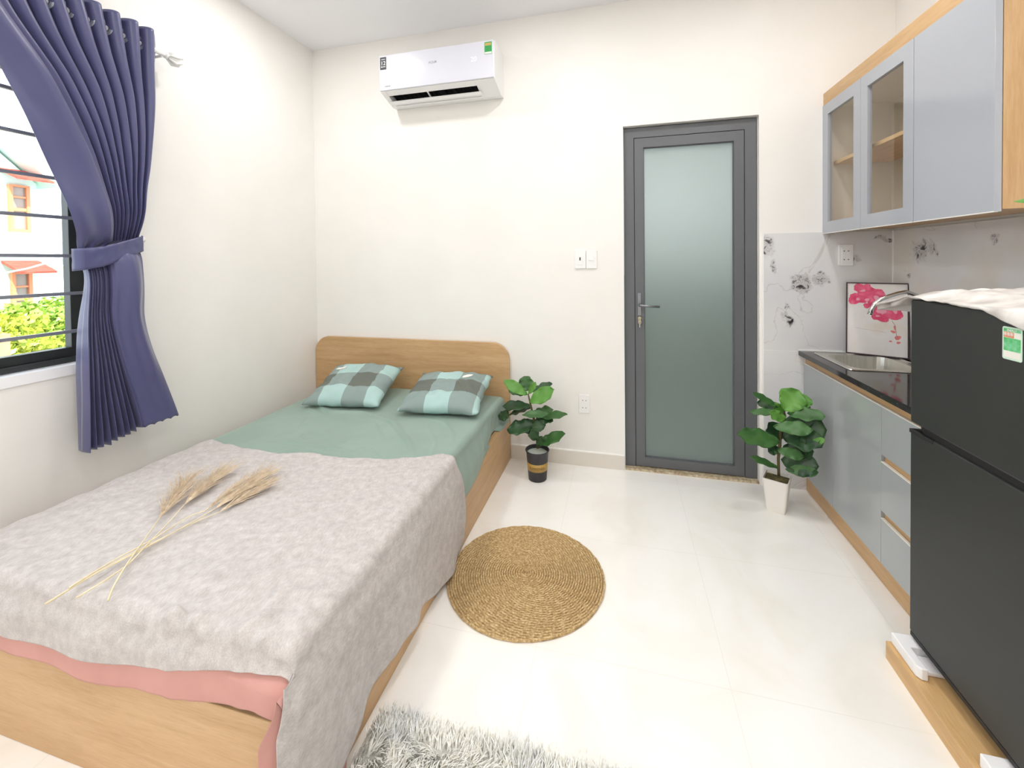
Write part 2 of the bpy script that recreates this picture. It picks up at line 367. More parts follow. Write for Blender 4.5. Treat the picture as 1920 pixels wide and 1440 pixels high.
# fitted sheet
def crease(x,y,poly,h,wd,sharp=.35):
    """ridge along a polyline: soft on one side, steep on the other, fading at both ends"""
    best=9;bt=0;bs=1;n=len(poly)-1
    for i in range(n):
        (ax,ay),(bx,by)=poly[i],poly[i+1];dx,dy=bx-ax,by-ay;l2=dx*dx+dy*dy
        t=((x-ax)*dx+(y-ay)*dy)/l2;t=0 if t<0 else 1 if t>1 else t
        ex,ey=x-ax-dx*t,y-ay-dy*t;d=math.hypot(ex,ey)
        if d<best:best=d;bt=(i+t)/n;bs=1 if dx*ey-dy*ex>0 else -1
    if best>wd*4:return 0
    w_=wd if bs>0 else wd*sharp
    return h*math.exp(-(best/w_)**2)*max(0,1-abs(2*bt-1)**4)
def P2(*pts):
    return [tuple(at(px,py,'z',.445))[:2] for px,py in pts]
SC=[(P2((560,745),(620,772),(680,772),(735,792),(765,830),(775,870)),.013,.022),(P2((565,760),(610,778),(650,792)),.007,.016),
(P2((500,830),(560,828),(620,838),(660,845)),.008,.018),(P2((560,810),(575,822)),.006,.01),(P2((640,828),(690,838),(710,855)),.006,.014),
(P2((790,782),(830,790),(845,806),(848,830)),.008,.016),(P2((905,780),(880,810),(850,845),(835,866)),.012,.012),(P2((915,775),(893,805),(862,840),(845,862)),.012,.010),
(P2((480,860),(560,838),(640,850)),.007,.018),(P2((700,790),(720,820)),.005,.012),(P2((590,765),(560,800),(470,825)),.004,.02),(P2((800,790),(815,830),(800,865)),.005,.014)]
def sheet_wr(x,y):
    w=.006*nz(x*3,y*3,2)+.0018*nz(x*14,y*9,5)-.018*sm((1.5-y)/.2)
    for p,h,wd in SC:w+=crease(x,y,p,h,wd)
    return w
m_sheet=noisemat('sage_green_cotton',[(.35,(136,158,147)),(.65,(144,166,155))],ns=4,rough=.75,Sheen_Weight=.15)
def hem_s(y):return interp(y,[(1.5,.20),(1.80,.235),(1.86,.25),(2.0,.30),(2.1,.325),(2.2,.318),(2.35,.30),(2.5,.285),(2.62,.28)])
XE=-.722
def sheet(u,v):
    y=.80+(2.622-.80)*v
    # u: 0..0.06 left drop, .06...78 top, .78..1 right drop
    if u<.08:
        t=u/.08;x=MX0-.006+.0*t;z=.30+(mtop(MX0+.002,y,.004)-.30)*t
        return(x,y,z)
    if u<.74:
        t=(u-.08)/.66;x=MX0+(XE-.03-MX0)*t
        z=mtop(x,min(max(y,.86),MY1+.01),.012,r=.0)+sheet_wr(x,y)*sm((x-MX0)/.1)
        return(x,y,z)
    t=(u-.74)/.26
    zt=mtop(XE-.03,min(max(y,.86),MY1+.01),.012,r=.0)+sheet_wr(XE-.03,y)
    ins=sm((y-1.78)/.62)                 # 0: sheet hangs over the panel, 1: tucked inside it
    he=(.225+.012*math.sin(y*9))*(1-ins)+.300*ins*(1-sm((y-2.3)/.2)*.12)
    xb=(bx1+.010)*(1-ins**2)+(-.728)*ins**2
    if t<.25:
        a=t/.25*PI/2;x=XE-.03+.03*math.sin(a);z=zt-.03*(1-math.cos(a))
    else:
        q=(t-.25)/.75;z=zt-.03-(zt-.03-he)*q
        x=XE+(xb-XE)*sm(q*1.5)+(.007*math.sin(y*26+3*nz(y*3,1))+.005*math.sin(y*61+2*q))*sm(q*3)*(1-q*.8)*(.35+.65*ins)
    if z<.284:x=max(x,bx1+.003)
    if y<1.5:x=min(x,bx1+.004)
    return(x,y,z)
tag(MB().grid(sheet,260,320).go('fitted_sheet',m_sheet,smooth=True,thick=.002),'sage green fitted sheet covering the mattress, lightly creased','bed sheet')
# ---- pillows
def pillow_mat(name,ox,oy):
    m=mat(name,(130,160,152),.8);b=m.node_tree.nodes['Principled BSDF']
    v=coords(m);sep=N(m,'ShaderNodeSeparateXYZ');L(m,v,sep.inputs[0])
    bands=[]
    for o,of in(('X',ox),('Y',oy)):
        a=N(m,'ShaderNodeMath',operation='ADD');L(m,sep.outputs[o],a.inputs[0]);a.inputs[1].default_value=of+5*.28
        f=N(m,'ShaderNodeMath',operation='MODULO');L(m,a.outputs[0],f.inputs[0]);f.inputs[1].default_value=.28
        l=N(m,'ShaderNodeMath',operation='LESS_THAN');L(m,f.outputs[0],l.inputs[0]);l.inputs[1].default_value=.14;bands.append(l)
    s=N(m,'ShaderNodeMath',operation='ADD');L(m,bands[0].outputs[0],s.inputs[0]);L(m,bands[1].outputs[0],s.inputs[1])
    h=N(m,'ShaderNodeMath',operation='MULTIPLY');L(m,s.outputs[0],h.inputs[0]);h.inputs[1].default_value=.5
    L(m,ramp(m,h.outputs[0],[(0,(103,109,101)),(.3,(138,155,152)),(.7,(170,200,197))],'CONSTANT'),b.inputs['Base Color'])
    return m
def pillow(loc,rz,tilt,seed,ox,oy,label,tagpos,w=.47,dp=.44,h=.13):
    root=empty('pillow',loc,label,'pillow','checked pillows against the headboard');root.rotation_euler=(tilt,0,rz)
    root.rotation_mode='XYZ'
    def f(side):
        def g(u,v):
            a,b=2*u-1,2*v-1
            k=(max(0,1-abs(a)**3.2)*max(0,1-abs(b)**3.2))**.55
            pin=1-.055*(1-a*a)*(abs(b)**2)*1.0;pin2=1-.055*(1-b*b)*(abs(a)**2)
            x=a*w/2*pin2;y=b*dp/2*pin
            z=side*h/2*k+(.018*nz(a*2.2+seed,b*2.2,side)+.010*nz(a*4.5,b*4.5+seed,side)+.005*abs(nz(a*9+b*4,b*7-a*3,seed)))*k+ .012*nz(a*3+seed,b*3)*(.4+abs(a*b))
            x+=.008*nz(b*3+seed,a,1);y+=.010*nz(a*3,b+seed,4)
            if side<0:z=max(z,-h/2*.75*k-.004)
            e=max(abs(a),abs(b));
            if e>.93:z+=.006*math.sin((a-b)*11+seed)*(e-.93)/.07
            return(x,y,z)
        return g
    m1=MB().grid(f(1),44,44);m2=MB().grid(f(-1),44,44)
    n=len(m1.v);V=m1.v+m2.v;Fc=m1.f+[tuple(i+n for i in q[::-1]) for q in m2.f]
    bm=bmesh.new()
    me=bpy.data.meshes.new('pillowcase');me.from_pydata(V,[],Fc);bm.from_mesh(me);bmesh.ops.remove_doubles(bm,verts=bm.verts,dist=.002);bm.to_mesh(me);bm.free()
    me.materials.append(pillow_mat('gingham_'+str(seed),ox,oy));me.polygons.foreach_set('use_smooth',[True]*len(me.polygons))
    o=bpy.data.objects.new('pillowcase',me);col.objects.link(o);o.parent=root
    tx,ty=tagpos
    def tg(u,v):
        x=tx+(u-.5)*.062;y=ty+(v-.5)*.034;a=x/(w/2);b=y/(dp/2);p=f(1)(.5+a/2,.5+b/2);return(p[0],p[1],p[2]+.0025)
    MB().grid(tg,6,4).go('care_label',mat('white_label',(238,236,228),.7),root,local=True,smooth=True)
    return root
pillow((-1.62,2.315,.528),math.radians(9),math.radians(16),3,.14,.24,'blue green checked pillow left of the other, under the headboard',(-.145,.108))
pillow((-1.0,2.325,.520),math.radians(6),math.radians(12),11,.08,.23,'blue green checked pillow at the right, nearer the potted plant',(.105,.095))
# ---- blanket
m_blk=mat('grey_linen',(178,172,170),.9,Sheen_Weight=.2);b=m_blk.node_tree.nodes['Principled BSDF']
v=coords(m_blk,(60,14,60),(0,0,.5));n1=N(m_blk,'ShaderNodeTexNoise',i_Scale=6.,i_Detail=6.);L(m_blk,v,n1.inputs['Vector'])
n2=N(m_blk,'ShaderNodeTexNoise',i_Scale=38.,i_Detail=5.);L(m_blk,coords(m_blk),n2.inputs['Vector'])
ad=N(m_blk,'ShaderNodeMath',operation='ADD');L(m_blk,n1.outputs['Fac'],ad.inputs[0]);L(m_blk,n2.outputs['Fac'],ad.inputs[1])
hf=N(m_blk,'ShaderNodeMath',operation='MULTIPLY');L(m_blk,ad.outputs[0],hf.inputs[0]);hf.inputs[1].default_value=.5
L(m_blk,ramp(m_blk,hf.outputs[0],[(.34,(170,164,161)),(.5,(188,182,180)),(.66,(204,199,197))]),b.inputs['Base Color'])
bp=N(m_blk,'ShaderNodeBump',i_Strength=.3,i_Distance=.002);L(m_blk,hf.outputs[0],bp.inputs['Height']);L(m_blk,bp.outputs['Normal'],b.inputs['Normal'])
m_lin=noisemat('pink_cotton_lining',[(.35,(192,141,134)),(.65,(206,155,147))],ns=5,rough=.85)
XR_B,YF_B=-.692,.752      # ridges (right, foot)
HEMZ=[(.70,.06),(.79,.10),(.88,.05),(.97,.078),(1.1,.105),(1.36,.07),(1.5,.035),(1.62,.03),(1.70,.05),(1.78,.10)]
BC=[(P2((0,1105),(50,1165),(80,1190)),.022,.030),(P2((60,1060),(62,1120),(85,1175),(100,1195)),.016,.022),(P2((215,1215),(260,1195),(330,1160),(345,1150)),.026,.030),(P2((290,1225),(330,1195),(400,1150)),.018,.022),
(P2((380,1232),(430,1205),(520,1160)),.014,.022),(P2((430,1235),(470,1215),(540,1180)),.012,.018),(P2((90,1180),(180,1205),(280,1200)),-.018,.035),(P2((350,1205),(420,1215),(480,1222)),-.012,.025),
(P2((400,845),(360,870),(320,900)),.009,.016),(P2((330,860),(300,885),(150,940)),.008,.02),(P2((520,960),(440,1010),(380,1060)),.005,.02),(P2((600,980),(520,1040),(450,1100)),.006,.02),(P2((700,930),(640,985),(600,1040)),.005,.016),
(P2((860,866),(820,905),(790,950)),.006,.012),(P2((800,880),(770,925),(735,980)),.006,.012),(P2((540,1090),(500,1150),(470,1190)),.008,.02),(P2((640,1060),(590,1120),(560,1170)),.008,.016)]
def blank(lin_=False):
    off=.024 if not lin_ else .016
    def head_y(x):return interp(x,[(-2.07,1.50),(-1.98,1.51),(-1.93,1.60),(-1.72,1.56),(-1.49,1.545),(-1.30,1.59),(-1.18,1.565),(-1.03,1.59),(-.885,1.645),(-.765,1.71),(-.70,1.69)])+.012*nz(x*9,3)+.004*nz(x*40,5)
    def bend(x):    # overhang at the foot
        g=interp(x,[(-2.1,.12),(-1.6,.108),(-1.39,.112),(-1.2,.10),(-.95,.055),(-.80,.03),(-.70,.02)])
        if lin_:g+=interp(x,[(-2.1,.034),(-1.6,.036),(-1.33,.045),(-1.14,.052),(-.92,.068),(-.84,.072),(-.78,.07),(-.73,.08),(-.70,.04)])
        return g
    def fn(u,v):
        # u across: 0..U1 top, then side drop
        U1=.70
        if u<=U1:
            t=u/U1;x0=MX0-.012;x=x0+(XR_B-x0)*t;a=0.
        else:
            a=(u-U1)/(1-U1);x=XR_B
        yh=head_y(x)+(0 if a==0 else .10*math.sin(min(a,1)*PI*.55)+.0)
        be=bend(x)
        if a>0:be=.02+.035*sm(a*3) + (.045 if lin_ else 0)
        # v: 0 foot hem, .12 foot ridge, 1 head hem
        V1=.14
        if v<V1:bb=be*(1-v/V1);y=YF_B
        else:bb=0;y=YF_B+(yh-YF_B)*(v-V1)/(1-V1)
        # wrinkles
        fold=0
        if lin_==False or True:
            for p_,h,wd in BC:fold+=crease(x,y,p_,h,wd,.5)
        fold+=.006*nz(x*3,y*3,1)+.002*nz(x*9,y*9,7)+.007*nz((x*.85+y*.5)*5,(x*-.5+y*.85)*17,9)+.0035*abs(nz((x*.85+y*.5)*12,(x*-.5+y*.85)*40,3))+.010*abs(nz(x*4,y*14,6))*sm((x+1.0)/.25)
        fold*=1-.85*sm(bb/.03)
        ztop=mtop(min(max(x,MX0+.0),-.80),min(max(y,.86),1.9),off,r=.0)+fold*(1 if a==0 else max(0,1-a*4))
        # rounding towards right and foot ridges
        rr=.035
        dxr=max(0,rr-(XR_B-x)) if a==0 else rr
        dyf=max(0,rr-(y-YF_B))
        ztop-=(rr-math.sqrt(max(0,rr*rr-min(dxr,rr)**2)))*.75+(rr-math.sqrt(max(0,rr*rr-min(dyf,rr)**2)))*.6
        if a==0 and bb==0:return(x,y,ztop)
        if a==0:
            return(x,YF_B-.016*sm(bb/.05)-(.004 if not lin_ else -.002)-.005*(1+math.sin(x*23))*sm(bb/.05),ztop-bb)
        hz=interp(y,HEMZ) if y<1.74 else interp(y,[(1.74,.07),(1.80,.12)])
        if y<YF_B+.001:hz=.10
        if lin_:hz+=.015 if y>.9 else -.03
        z=ztop-(ztop-hz)*a
        xo=XR_B+.018*sm(a*4)+.010*math.sin(y*17+1.2*nz(y*3,a*2))*sm(a*1.6)+.006*math.sin(y*41)*sm(a-.2)
        if bb>0:
            return(xo-(.02 if not lin_ else .055)*bb/be*sm(a*3),YF_B-.016-(bb*.7 if not lin_ else bb*.45),z)
        return(xo,y,z)
    return fn
bl=MB().grid(blank(False),260,260).go('blanket',m_blk,smooth=True,thick=.003)
tag(bl,'grey linen blanket with pink underside spread over the lower half of the bed','blanket')
def lnf(u,v):
    f=blank(True);return f(u,v*.30)
def lnf2(u,v):
    p=lnf(u,v);return (p[0]-(.006 if u>.7 else 0),p[1],p[2]-.004)
MB().grid(lnf2,200,70).go('pink_lining',m_lin,bl,smooth=True,thick=.001)['label']='dusty pink lining showing below the grey hem'
# ---- dried wheat stalks
m_straw=noisemat('dry_straw',[(.3,(220,204,166)),(.7,(236,224,192))],ns=20,rough=.7)
m_ear=noisemat('dry_wheat_ear',[(.3,(196,172,146)),(.5,(216,198,172)),(.75,(236,222,200))],ns=60,rough=.8)
def btop(x,y):return mtop(min(x,-.8),max(y,.86),.020,r=0)+.010
def wheat(pts,tip,wd,n,label,lift=0,seed=1,dark=False):
    """pts: stem through (x,y); last pt is where the ear starts; tip = ear end"""
    P=[Vector((x,y,btop(x,y)+.006+lift)) for x,y in pts]
    root=empty('wheat_stalk',tuple(P[0]),label,'dried wheat','dried wheat stalks lying on the blanket')
    # smooth stem
    S=[]
    for i in range(len(P)-1):
        for k in range(8):
            t=k/8;p0=P[max(i-1,0)];p1=P[i];p2=P[i+1];p3=P[min(i+2,len(P)-1)]
            S.append(.5*((2*p1)+(p2-p0)*t+(2*p0-5*p1+4*p2-p3)*t*t+(-p0+3*p1-3*p2+p3)*t**3))
    S.append(P[-1])
    MB().tube(S,[.0026-.0010*i/len(S) for i in range(len(S))],6).go('stem',m_straw,root,smooth=True)
    rr=random.Random(seed);e=MB();a=P[-1];b=Vector((tip[0],tip[1],btop(*tip)+.012+lift));ax=(b-a);Ln=ax.length;ax.normalize();sd=ax.cross(Vector((0,0,1)))
    for i in range(int(n*1.3)):
        t=rr.random()**1.1*.66;base=a+ax*Ln*t
        sp=(rr.random()*2-1);up=rr.random()
        ln=Ln*(.30+.25*rr.random())
        dirv=(ax+sd*sp*wd*1.5+Vector((0,0,1))*(up*.22)).normalized()
        p1=base+dirv*ln*.4;p2=base+dirv*ln*.75+sd*sp*ln*.05-Vector((0,0,.004*rr.random()));p3=base+dirv*ln+sd*sp*ln*.12+Vector((0,0,-.006*rr.random()))
        for q in (p1,p2,p3):q.z=max(q.z,btop(q.x,q.y)+.002)
        # a grain with its awn
        if i%4==0:e.tube([base,base+dirv*.006,base+dirv*.014,base+dirv*.018],[.0008,.0030,.0026,.0006],5)
        e.tube([base,p1,p2,p3],[.0010,.0009,.0007,.0004],3,cap=False)
    e.go('ear',m_ear,root)
def W(px,py):p=at(px,py,'z',.455);return(p.x,p.y)
wheat([W(85,1140),W(180,1082),W(270,1035),W(360,985),W(405,958)],W(508,888),.26,230,'dried wheat stalk with the fullest ear, pointing right',.004,1)
wheat([W(88,1136),W(185,1076),W(265,1033),W(350,990),W(412,963)],W(518,906),.17,130,'long pale wheat stalk lying under the fullest ear',.0,2)
wheat([W(143,1130),W(195,1098),W(240,1066),W(275,1030),W(318,985),W(345,953)],W(430,882),.22,170,'reddish wheat stalk ending between the other ears',.006,3)
wheat([W(203,1138),W(215,1108),W(240,1066),W(265,1030),W(300,980)],W(360,897),.22,130,'shortest dried wheat stalk, its ear nearest the curtained wall',.010,4)
wheat([W(130,1112),W(210,1062),W(290,1018),W(352,978),W(384,966)],W(470,902),.10,50,'thin wheat stalk running along the bundle, dark near its ear',.008,5)
# ================================================================= RUGS
m_jute=noisemat('jute_rope',[(.3,(166,136,92)),(.5,(194,165,118)),(.68,(222,198,152))],ns=120,detail=3,rough=.85,bump=.6,bd=.003)
cx,cy=-.384,1.669;pit=.0096;turns=32.5;pts=[];V=[];Fc=[]
steps=int(turns*96);sg=6
for i in range(steps+1):
    t=i/96;a=-2*PI*t+.1;r=.003+pit*t
    wob=1+.010*math.sin(3*a+1)+.008*math.sin(2*a)
    x=cx+r*math.cos(a)*1.018*wob;y=cy+r*math.sin(a)*.985*wob
    tw=1+.16*math.sin(r*abs(a)*0+i*1.9)
    for q in range(sg):
        b_=2*PI*q/sg+i*.5
        rr_=.0045*tw
        V.append((x+math.cos(b_)*rr_*math.cos(a),y+math.cos(b_)*rr_*math.sin(a),.0066+math.sin(b_)*.0064*tw))
for i in range(steps):
    for q in range(sg):
        k=(q+1)%sg;Fc.append((i*sg+q,i*sg+k,(i+1)*sg+k,(i+1)*sg+q))
i0=len(V);RR=.003+pit*turns-.002
for q in range(64):
    t=2*PI*q/64;V.append((cx+RR*math.cos(t)*1.018,cy+RR*math.sin(t)*.985,.0035))
Fc.append(tuple(range(i0,i0+64)))
tag(obj('jute_rug',V,Fc,m_jute),'round coiled jute rug lying on the tiles beside the bed','rug')
# shaggy rug
rx0,rx1,ry0,ry1=-.675,.72,.25,1.045
sh=empty('shaggy_rug',((rx0+rx1)/2,(ry0+ry1)/2,0),'fluffy pale grey shaggy rug on the floor at the foot end of the bed','rug')
MB().prism(rrect(rx0,ry0,rx1,ry1,.03),'z',.0,.012).go('backing',mat('rug_backing',(190,188,182),.9),sh)
m_fur=mat('rug_pile',(220,220,215),.75,Sheen_Weight=.3);b=m_fur.node_tree.nodes['Principled BSDF']
n1=N(m_fur,'ShaderNodeTexNoise',i_Scale=7.,i_Detail=4.);L(m_fur,coords(m_fur),n1.inputs['Vector'])
n2=N(m_fur,'ShaderNodeTexNoise',i_Scale=90.,i_Detail=2.);L(m_fur,coords(m_fur),n2.inputs['Vector'])
mm=N(m_fur,'ShaderNodeMix',data_type='RGBA',blend_type='MULTIPLY');mm.inputs[0].default_value=1
L(m_fur,ramp(m_fur,n1.outputs['Fac'],[(.36,(222,225,227)),(.5,(241,241,237)),(.62,(250,250,246))]),mm.inputs[6]);L(m_fur,ramp(m_fur,n2.outputs['Fac'],[(.35,(225,222,212)),(.55,(255,255,255))]),mm.inputs[7])
L(m_fur,mm.outputs[2],b.inputs['Base Color'])
V=[];Fc=[];rg=random.Random(5)
def tuft(x,y,ln,wd,dr,out):
    dx,dy=math.cos(dr),math.sin(dr);px,py=-dy,dx
    for k in range(3):
        t=k/3;q=len(V) if k==0 else q
    i=len(V)
    for k,(h,ft,ww) in enumerate(((0,0,1),(.45,.22,.9),(.78,.55,.6),(.92,1.0,.08))):
        z=.008+ln*h*.8;fx=x+dx*ln*ft*out;fy=y+dy*ln*ft*out
        if k<3:V.append((fx-px*wd*ww,fy-py*wd*ww,z));V.append((fx+px*wd*ww,fy+py*wd*ww,z))
        else:V.append((fx,fy,z))
    Fc.extend([(i,i+1,i+3,i+2),(i+2,i+3,i+5,i+4),(i+4,i+5,i+6)])
for k in range(26000):
    x=rg.uniform(rx0+.004,rx1-.01);y=rg.uniform(.62,ry1-.002) if k%4 else rg.uniform(ry0,.62)
    cl=nz(x*22,y*22)*3+nz(x*7,y*7,3)*5
    dr=cl+rg.gauss(0,.45);ln=rg.uniform(.030,.055);out=.75
    if ry1-y<.05:dr=PI/2+rg.gauss(0,.6);out=.55
    if x-rx0<.03:dr=rg.gauss(.3,.8);out=.3
    tuft(x,y,ln,rg.uniform(.0014,.0030),dr,out)
pl=obj('pile',V,Fc,m_fur,sh,smooth=True);pl['kind']='stuff'
# ================================================================= CURTAIN
m_cur=mat('navy_satin_fabric',(72,74,116),.38,0,.5,Sheen_Weight=.3);b=m_cur.node_tree.nodes['Principled BSDF']
nn=N(m_cur,'ShaderNodeTexNoise',i_Scale=1.2,i_Detail=3.);L(m_cur,coords(m_cur,(300,300,900)),nn.inputs['Vector'])
bp=N(m_cur,'ShaderNodeBump',i_Strength=.12,i_Distance=.001);L(m_cur,nn.outputs['Fac'],bp.inputs['Height']);L(m_cur,bp.outputs['Normal'],b.inputs['Normal'])
CXR=XL+.10
yl=[(.55,1.178),(.75,1.183),(.95,1.19),(1.15,1.195),(1.27,1.205),(1.34,1.192),(1.40,1.172),(1.485,1.141),(1.641,1.098),(1.874,1.02),(2.03,.96),(2.2,.85),(2.4,.76)]
yr=[(.55,1.535),(.612,1.52),(.75,1.478),(.906,1.432),(1.0,1.410),(1.09,1.395),(1.25,1.393),(1.357,1.397),(1.443,1.405),(1.538,1.424),(1.737,1.458),(2.057,1.492),(2.30,1.508),(2.4,1.508)]
NF=11;LEAD=2.2/11
def smi(x,pts):
    return (interp(x-.03,pts)+2*interp(x,pts)+interp(x+.03,pts))/4
def curtain(u,v):
    zt=2.376;zb=.553+.030*sm((u-.1)/.9)
    z=zb+(zt-zb)*v
    a,b_=smi(z,yl),smi(z,yr)
    k=u*NF
    lead=LEAD;last=1-2.6/NF
    top=u
    tie=(u/lead*.56) if u<lead else .56+(u-lead)/(1-lead)*.44
    if z>1.40:
        s=sm((z-1.35)/1.0);w=top*s+tie*(1-s)
    else:
        pan=.62-.20*sm((1.30-z)/.75)       # share of the flat panel at the right below the band
        bot=(u/last*(1-pan)) if u<last else (1-pan)+(u-last)/(1-last)*pan
        s=sm((1.42-z)/.10);w=tie*(1-s)+bot*s
    y=a+(b_-a)*w
    ph=2*PI*(k-.25)
    flat_up=sm((u-lead+.02)/.04) if z>1.38 else 1
    hi=sm((z-1.32)/.12)
    fl=(1-hi)*(1-sm((u-last+.03)/.05))+hi*sm((u-lead+.03)/.05)
    if z>1.40:amp=.016+.026*sm((z-1.40)/.55)
    else:amp=.016+.026*sm((1.36-z)/.5)
    wv=math.cos(ph)
    wv=math.copysign(abs(wv)**.8,wv)
    x=CXR+amp*wv*fl
    y+=.012*math.sin(ph)*sm((z-1.5)/.5)*fl
    # the two flat panels lie in front, gently curved
    if u<lead+.03:x+=hi*(1-sm((u-lead+.03)/.05))*(.030+.022*math.sin(u/lead*PI)-.012*math.sin(u/lead*2*PI+z*3))*1.0
    if u>last-.03:x+=(1-hi)*sm((u-last+.03)/.05)*(.040+.018*math.sin((u-last)/(1-last)*PI)+.008*math.sin(w*11+z*5))
    # swell around the tieback
    x+=.018*math.exp(-((z-1.52)/.10)**2)+.02*math.exp(-((z-1.22)/.12)**2)-.012*math.exp(-((z-1.39)/.05)**2)
    x+=.008*nz(u*8,z*2.2)+.004*nz(u*20,z*5)
    # wavy hem
    if v<.02:z+=.007*abs(math.sin(y*95))*(1-v/.02)
    x=max(x,XL+.03)
    return(x,y,z)
cu=MB().grid(curtain,400,150).go('curtain',m_cur,smooth=True,thick=.0025)
tag(cu,'navy satin eyelet curtain tied back beside the window','curtain')
# eyelets on the header: rings facing along the rod
m_ring=mat('grey_eyelet_plastic',(150,156,166),.3,.3)
POLEZ=2.302
def ring(y,tilt,i):
    mb_=MB();n=28
    cyy=y;P=[]
    d=Vector((math.sin(tilt),math.cos(tilt),0))   # ring axis
    s=Vector((math.cos(tilt),-math.sin(tilt),0));upv=Vector((0,0,1));c=Vector((CXR,cyy,POLEZ))
    prof=((.017,-.003),(.029,-.003),(.031,0),(.029,.003),(.017,.003),(.0155,0))
    base=len(mb_.v)
    for q in range(n):
        t=2*PI*q/n;e=s*math.cos(t)+upv*math.sin(t)
        for r,h in prof:mb_.v.append(tuple(c+e*r+d*h))
    for q in range(n):
        for k in range(6):
            a=q*6+k;b2=q*6+(k+1)%6;c2=((q+1)%n)*6+(k+1)%6;d2=((q+1)%n)*6+k;mb_.f.append((a,b2,c2,d2))
    mb_.go('eyelet',m_ring,cu,smooth=True)
for i in range(5,2*NF):
    # zero crossings of the fold where the rod passes through
    k=.5*i+.0;u=k/NF
    p=curtain(u,(POLEZ-.57)/(2.376-.57));p2=curtain(min(u+.01,1),.96);p1=curtain(max(u-.01,0),.96)
    dx_,dy_=p2[0]-p1[0],p2[1]-p1[1];tilt=math.atan2(-dy_,dx_) 
    ring(p[1],(-1 if dx_>0 else 1)*.45,i)
# tieback band
def band(u,v):
    z0=interp(u,[(0,1.315),(.35,1.335),(1,1.405)])
    t=u;y=1.166+(1.412-1.166)*t
    z=interp(t,[(0,1.325),(.3,1.338),(1,1.402)])+(v-.5)*(.088-.022*t)
    x=CXR+.034+.020*math.sin(PI*min(max(t,0),1))**.6+.004*nz(t*9,v*3)
    if t<.06:x-=.03*(1-t/.06)
    if t>.95:x-=.02*(t-.95)/.05
    return(x,y,z)
MB().grid(band,60,8).go('tieback',m_cur,cu,smooth=True,thick=.003)
hk=MB().lathe([(.010,0),(.010,.004),(.004,.006),(.004,.05),(.010,.052),(.017,.060),(.019,.070),(.015,.080),(.006,.086)],(XL,1.437,1.420),24,'x')
tag(hk.go('curtain_hook',m_white,smooth=True),'round white knob on the wall holding the curtain tieback','curtain hook')
rod=empty('curtain_rod',(CXR,.6,POLEZ),'white curtain rod with leaf shaped finial above the window','curtain rod')
MB().tube([(CXR,-.35,POLEZ),(CXR,1.545,POLEZ)],.0115,16).go('pole',m_white,rod,smooth=True)
fn_=MB().lathe([(.012,0),(.016,.003),(.016,.010),(.009,.013),(.012,.022),(.024,.036),(.027,.048),(.022,.060),(.010,.074),(.003,.090)],(CXR,1.54,POLEZ),20,'y')
for k in range(6):
    t=2*PI*k/6;fn_.tube([(CXR+.014*math.cos(t),1.555,POLEZ+.014*math.sin(t)),(CXR+.030*math.cos(t),1.585,POLEZ+.030*math.sin(t)),(CXR+.027*math.cos(t+.4),1.606,POLEZ+.027*math.sin(t+.4)),(CXR+.012*math.cos(t+.8),1.618,POLEZ+.012*math.sin(t+.8))],[.004,.008,.006,.002],8)
fn_.go('finial',m_white,rod,smooth=True)
MB().box((XL,1.520,POLEZ-.03),(XL+.006,1.536,POLEZ+.03)).tube([(XL,1.528,POLEZ-.012),(CXR,1.528,POLEZ-.012)],.006,10).go('bracket',m_white,rod)
MB().box((XL,-.2,POLEZ-.03),(XL+.006,-.184,POLEZ+.03)).tube([(XL,-.192,POLEZ-.012),(CXR,-.192,POLEZ-.012)],.006,10).go('bracket',m_white,rod)
# ================================================================= AIR CONDITIONER
ax0,ax1=-1.498,-.722
ac=empty('air_conditioner',((ax0+ax1)/2,YB,2.36),'white wall mounted air conditioner with open flap high on the back wall','air conditioner')
yp=2.447
# body with real outlet recess (slot on the sloped underside)
sA=Vector((0,yp+.006,2.412));sB=Vector((0,2.605,2.362))
def onS(t,dep=0):
    d=(sB-sA);n=Vector((0,-d.z,d.y)).normalized()  # outwards is down/front
    p=sA+d*t-Vector((0,-abs(n.y),-abs(n.z)))*dep
    return(p.y,p.z)
prof=[(YB,2.648),(2.475,2.648),(yp+.006,2.640),(yp+.006,2.412),(2.605,2.362),(YB-.0,2.368)]
e0,e1=ax0+.035,ax1-.13      # slot ends along x
bdy=MB()
bdy.prism(prof,'x',ax0,e0);bdy.prism(prof,'x',e1,ax1)
s1=onS(.30);s1i=onS(.30,.05);s2=onS(.92);s2i=onS(.92,.045)
mid=[(YB,2.648),(2.475,2.648),(yp+.006,2.640),(yp+.006,2.412),s1,s1i,s2i,s2,(2.605,2.362),(YB,2.368)]
bdy.prism(mid,'x',e0,e1)
bdy.go('body',m_white,ac,bev=.002)
MB().box((ax0+.0,yp-.004,2.414),(ax1-.0,yp+.004,2.640)).go('front_panel',m_whiteg,ac,bev=.004)
vf=MB()
for k in range(17):
    x=e0+.02+k*(e1-e0-.04)/16;p=onS(.32,.012);q=onS(.9,.03)
    vf.box((x-.001,p[0]+.006,p[1]-.004),(x+.001,q[0],q[1]+.03))
vf.go('vent_fins',m_gap,ac)
rec=MB();a_=onS(.305,.044);b_=onS(.915,.040);rec.prism([a_,b_,(b_[0],b_[1]+.003),(a_[0],a_[1]+.003)],'x',e0+.001,e1-.001);rec.go('outlet_cavity',m_gap,ac)
lc=MB().prism([onS(.30,.003),onS(.92,.003),onS(.92,.008),onS(.30,.008)],'x',e0+.27,e0+.278);lc.go('divider',m_white,ac)
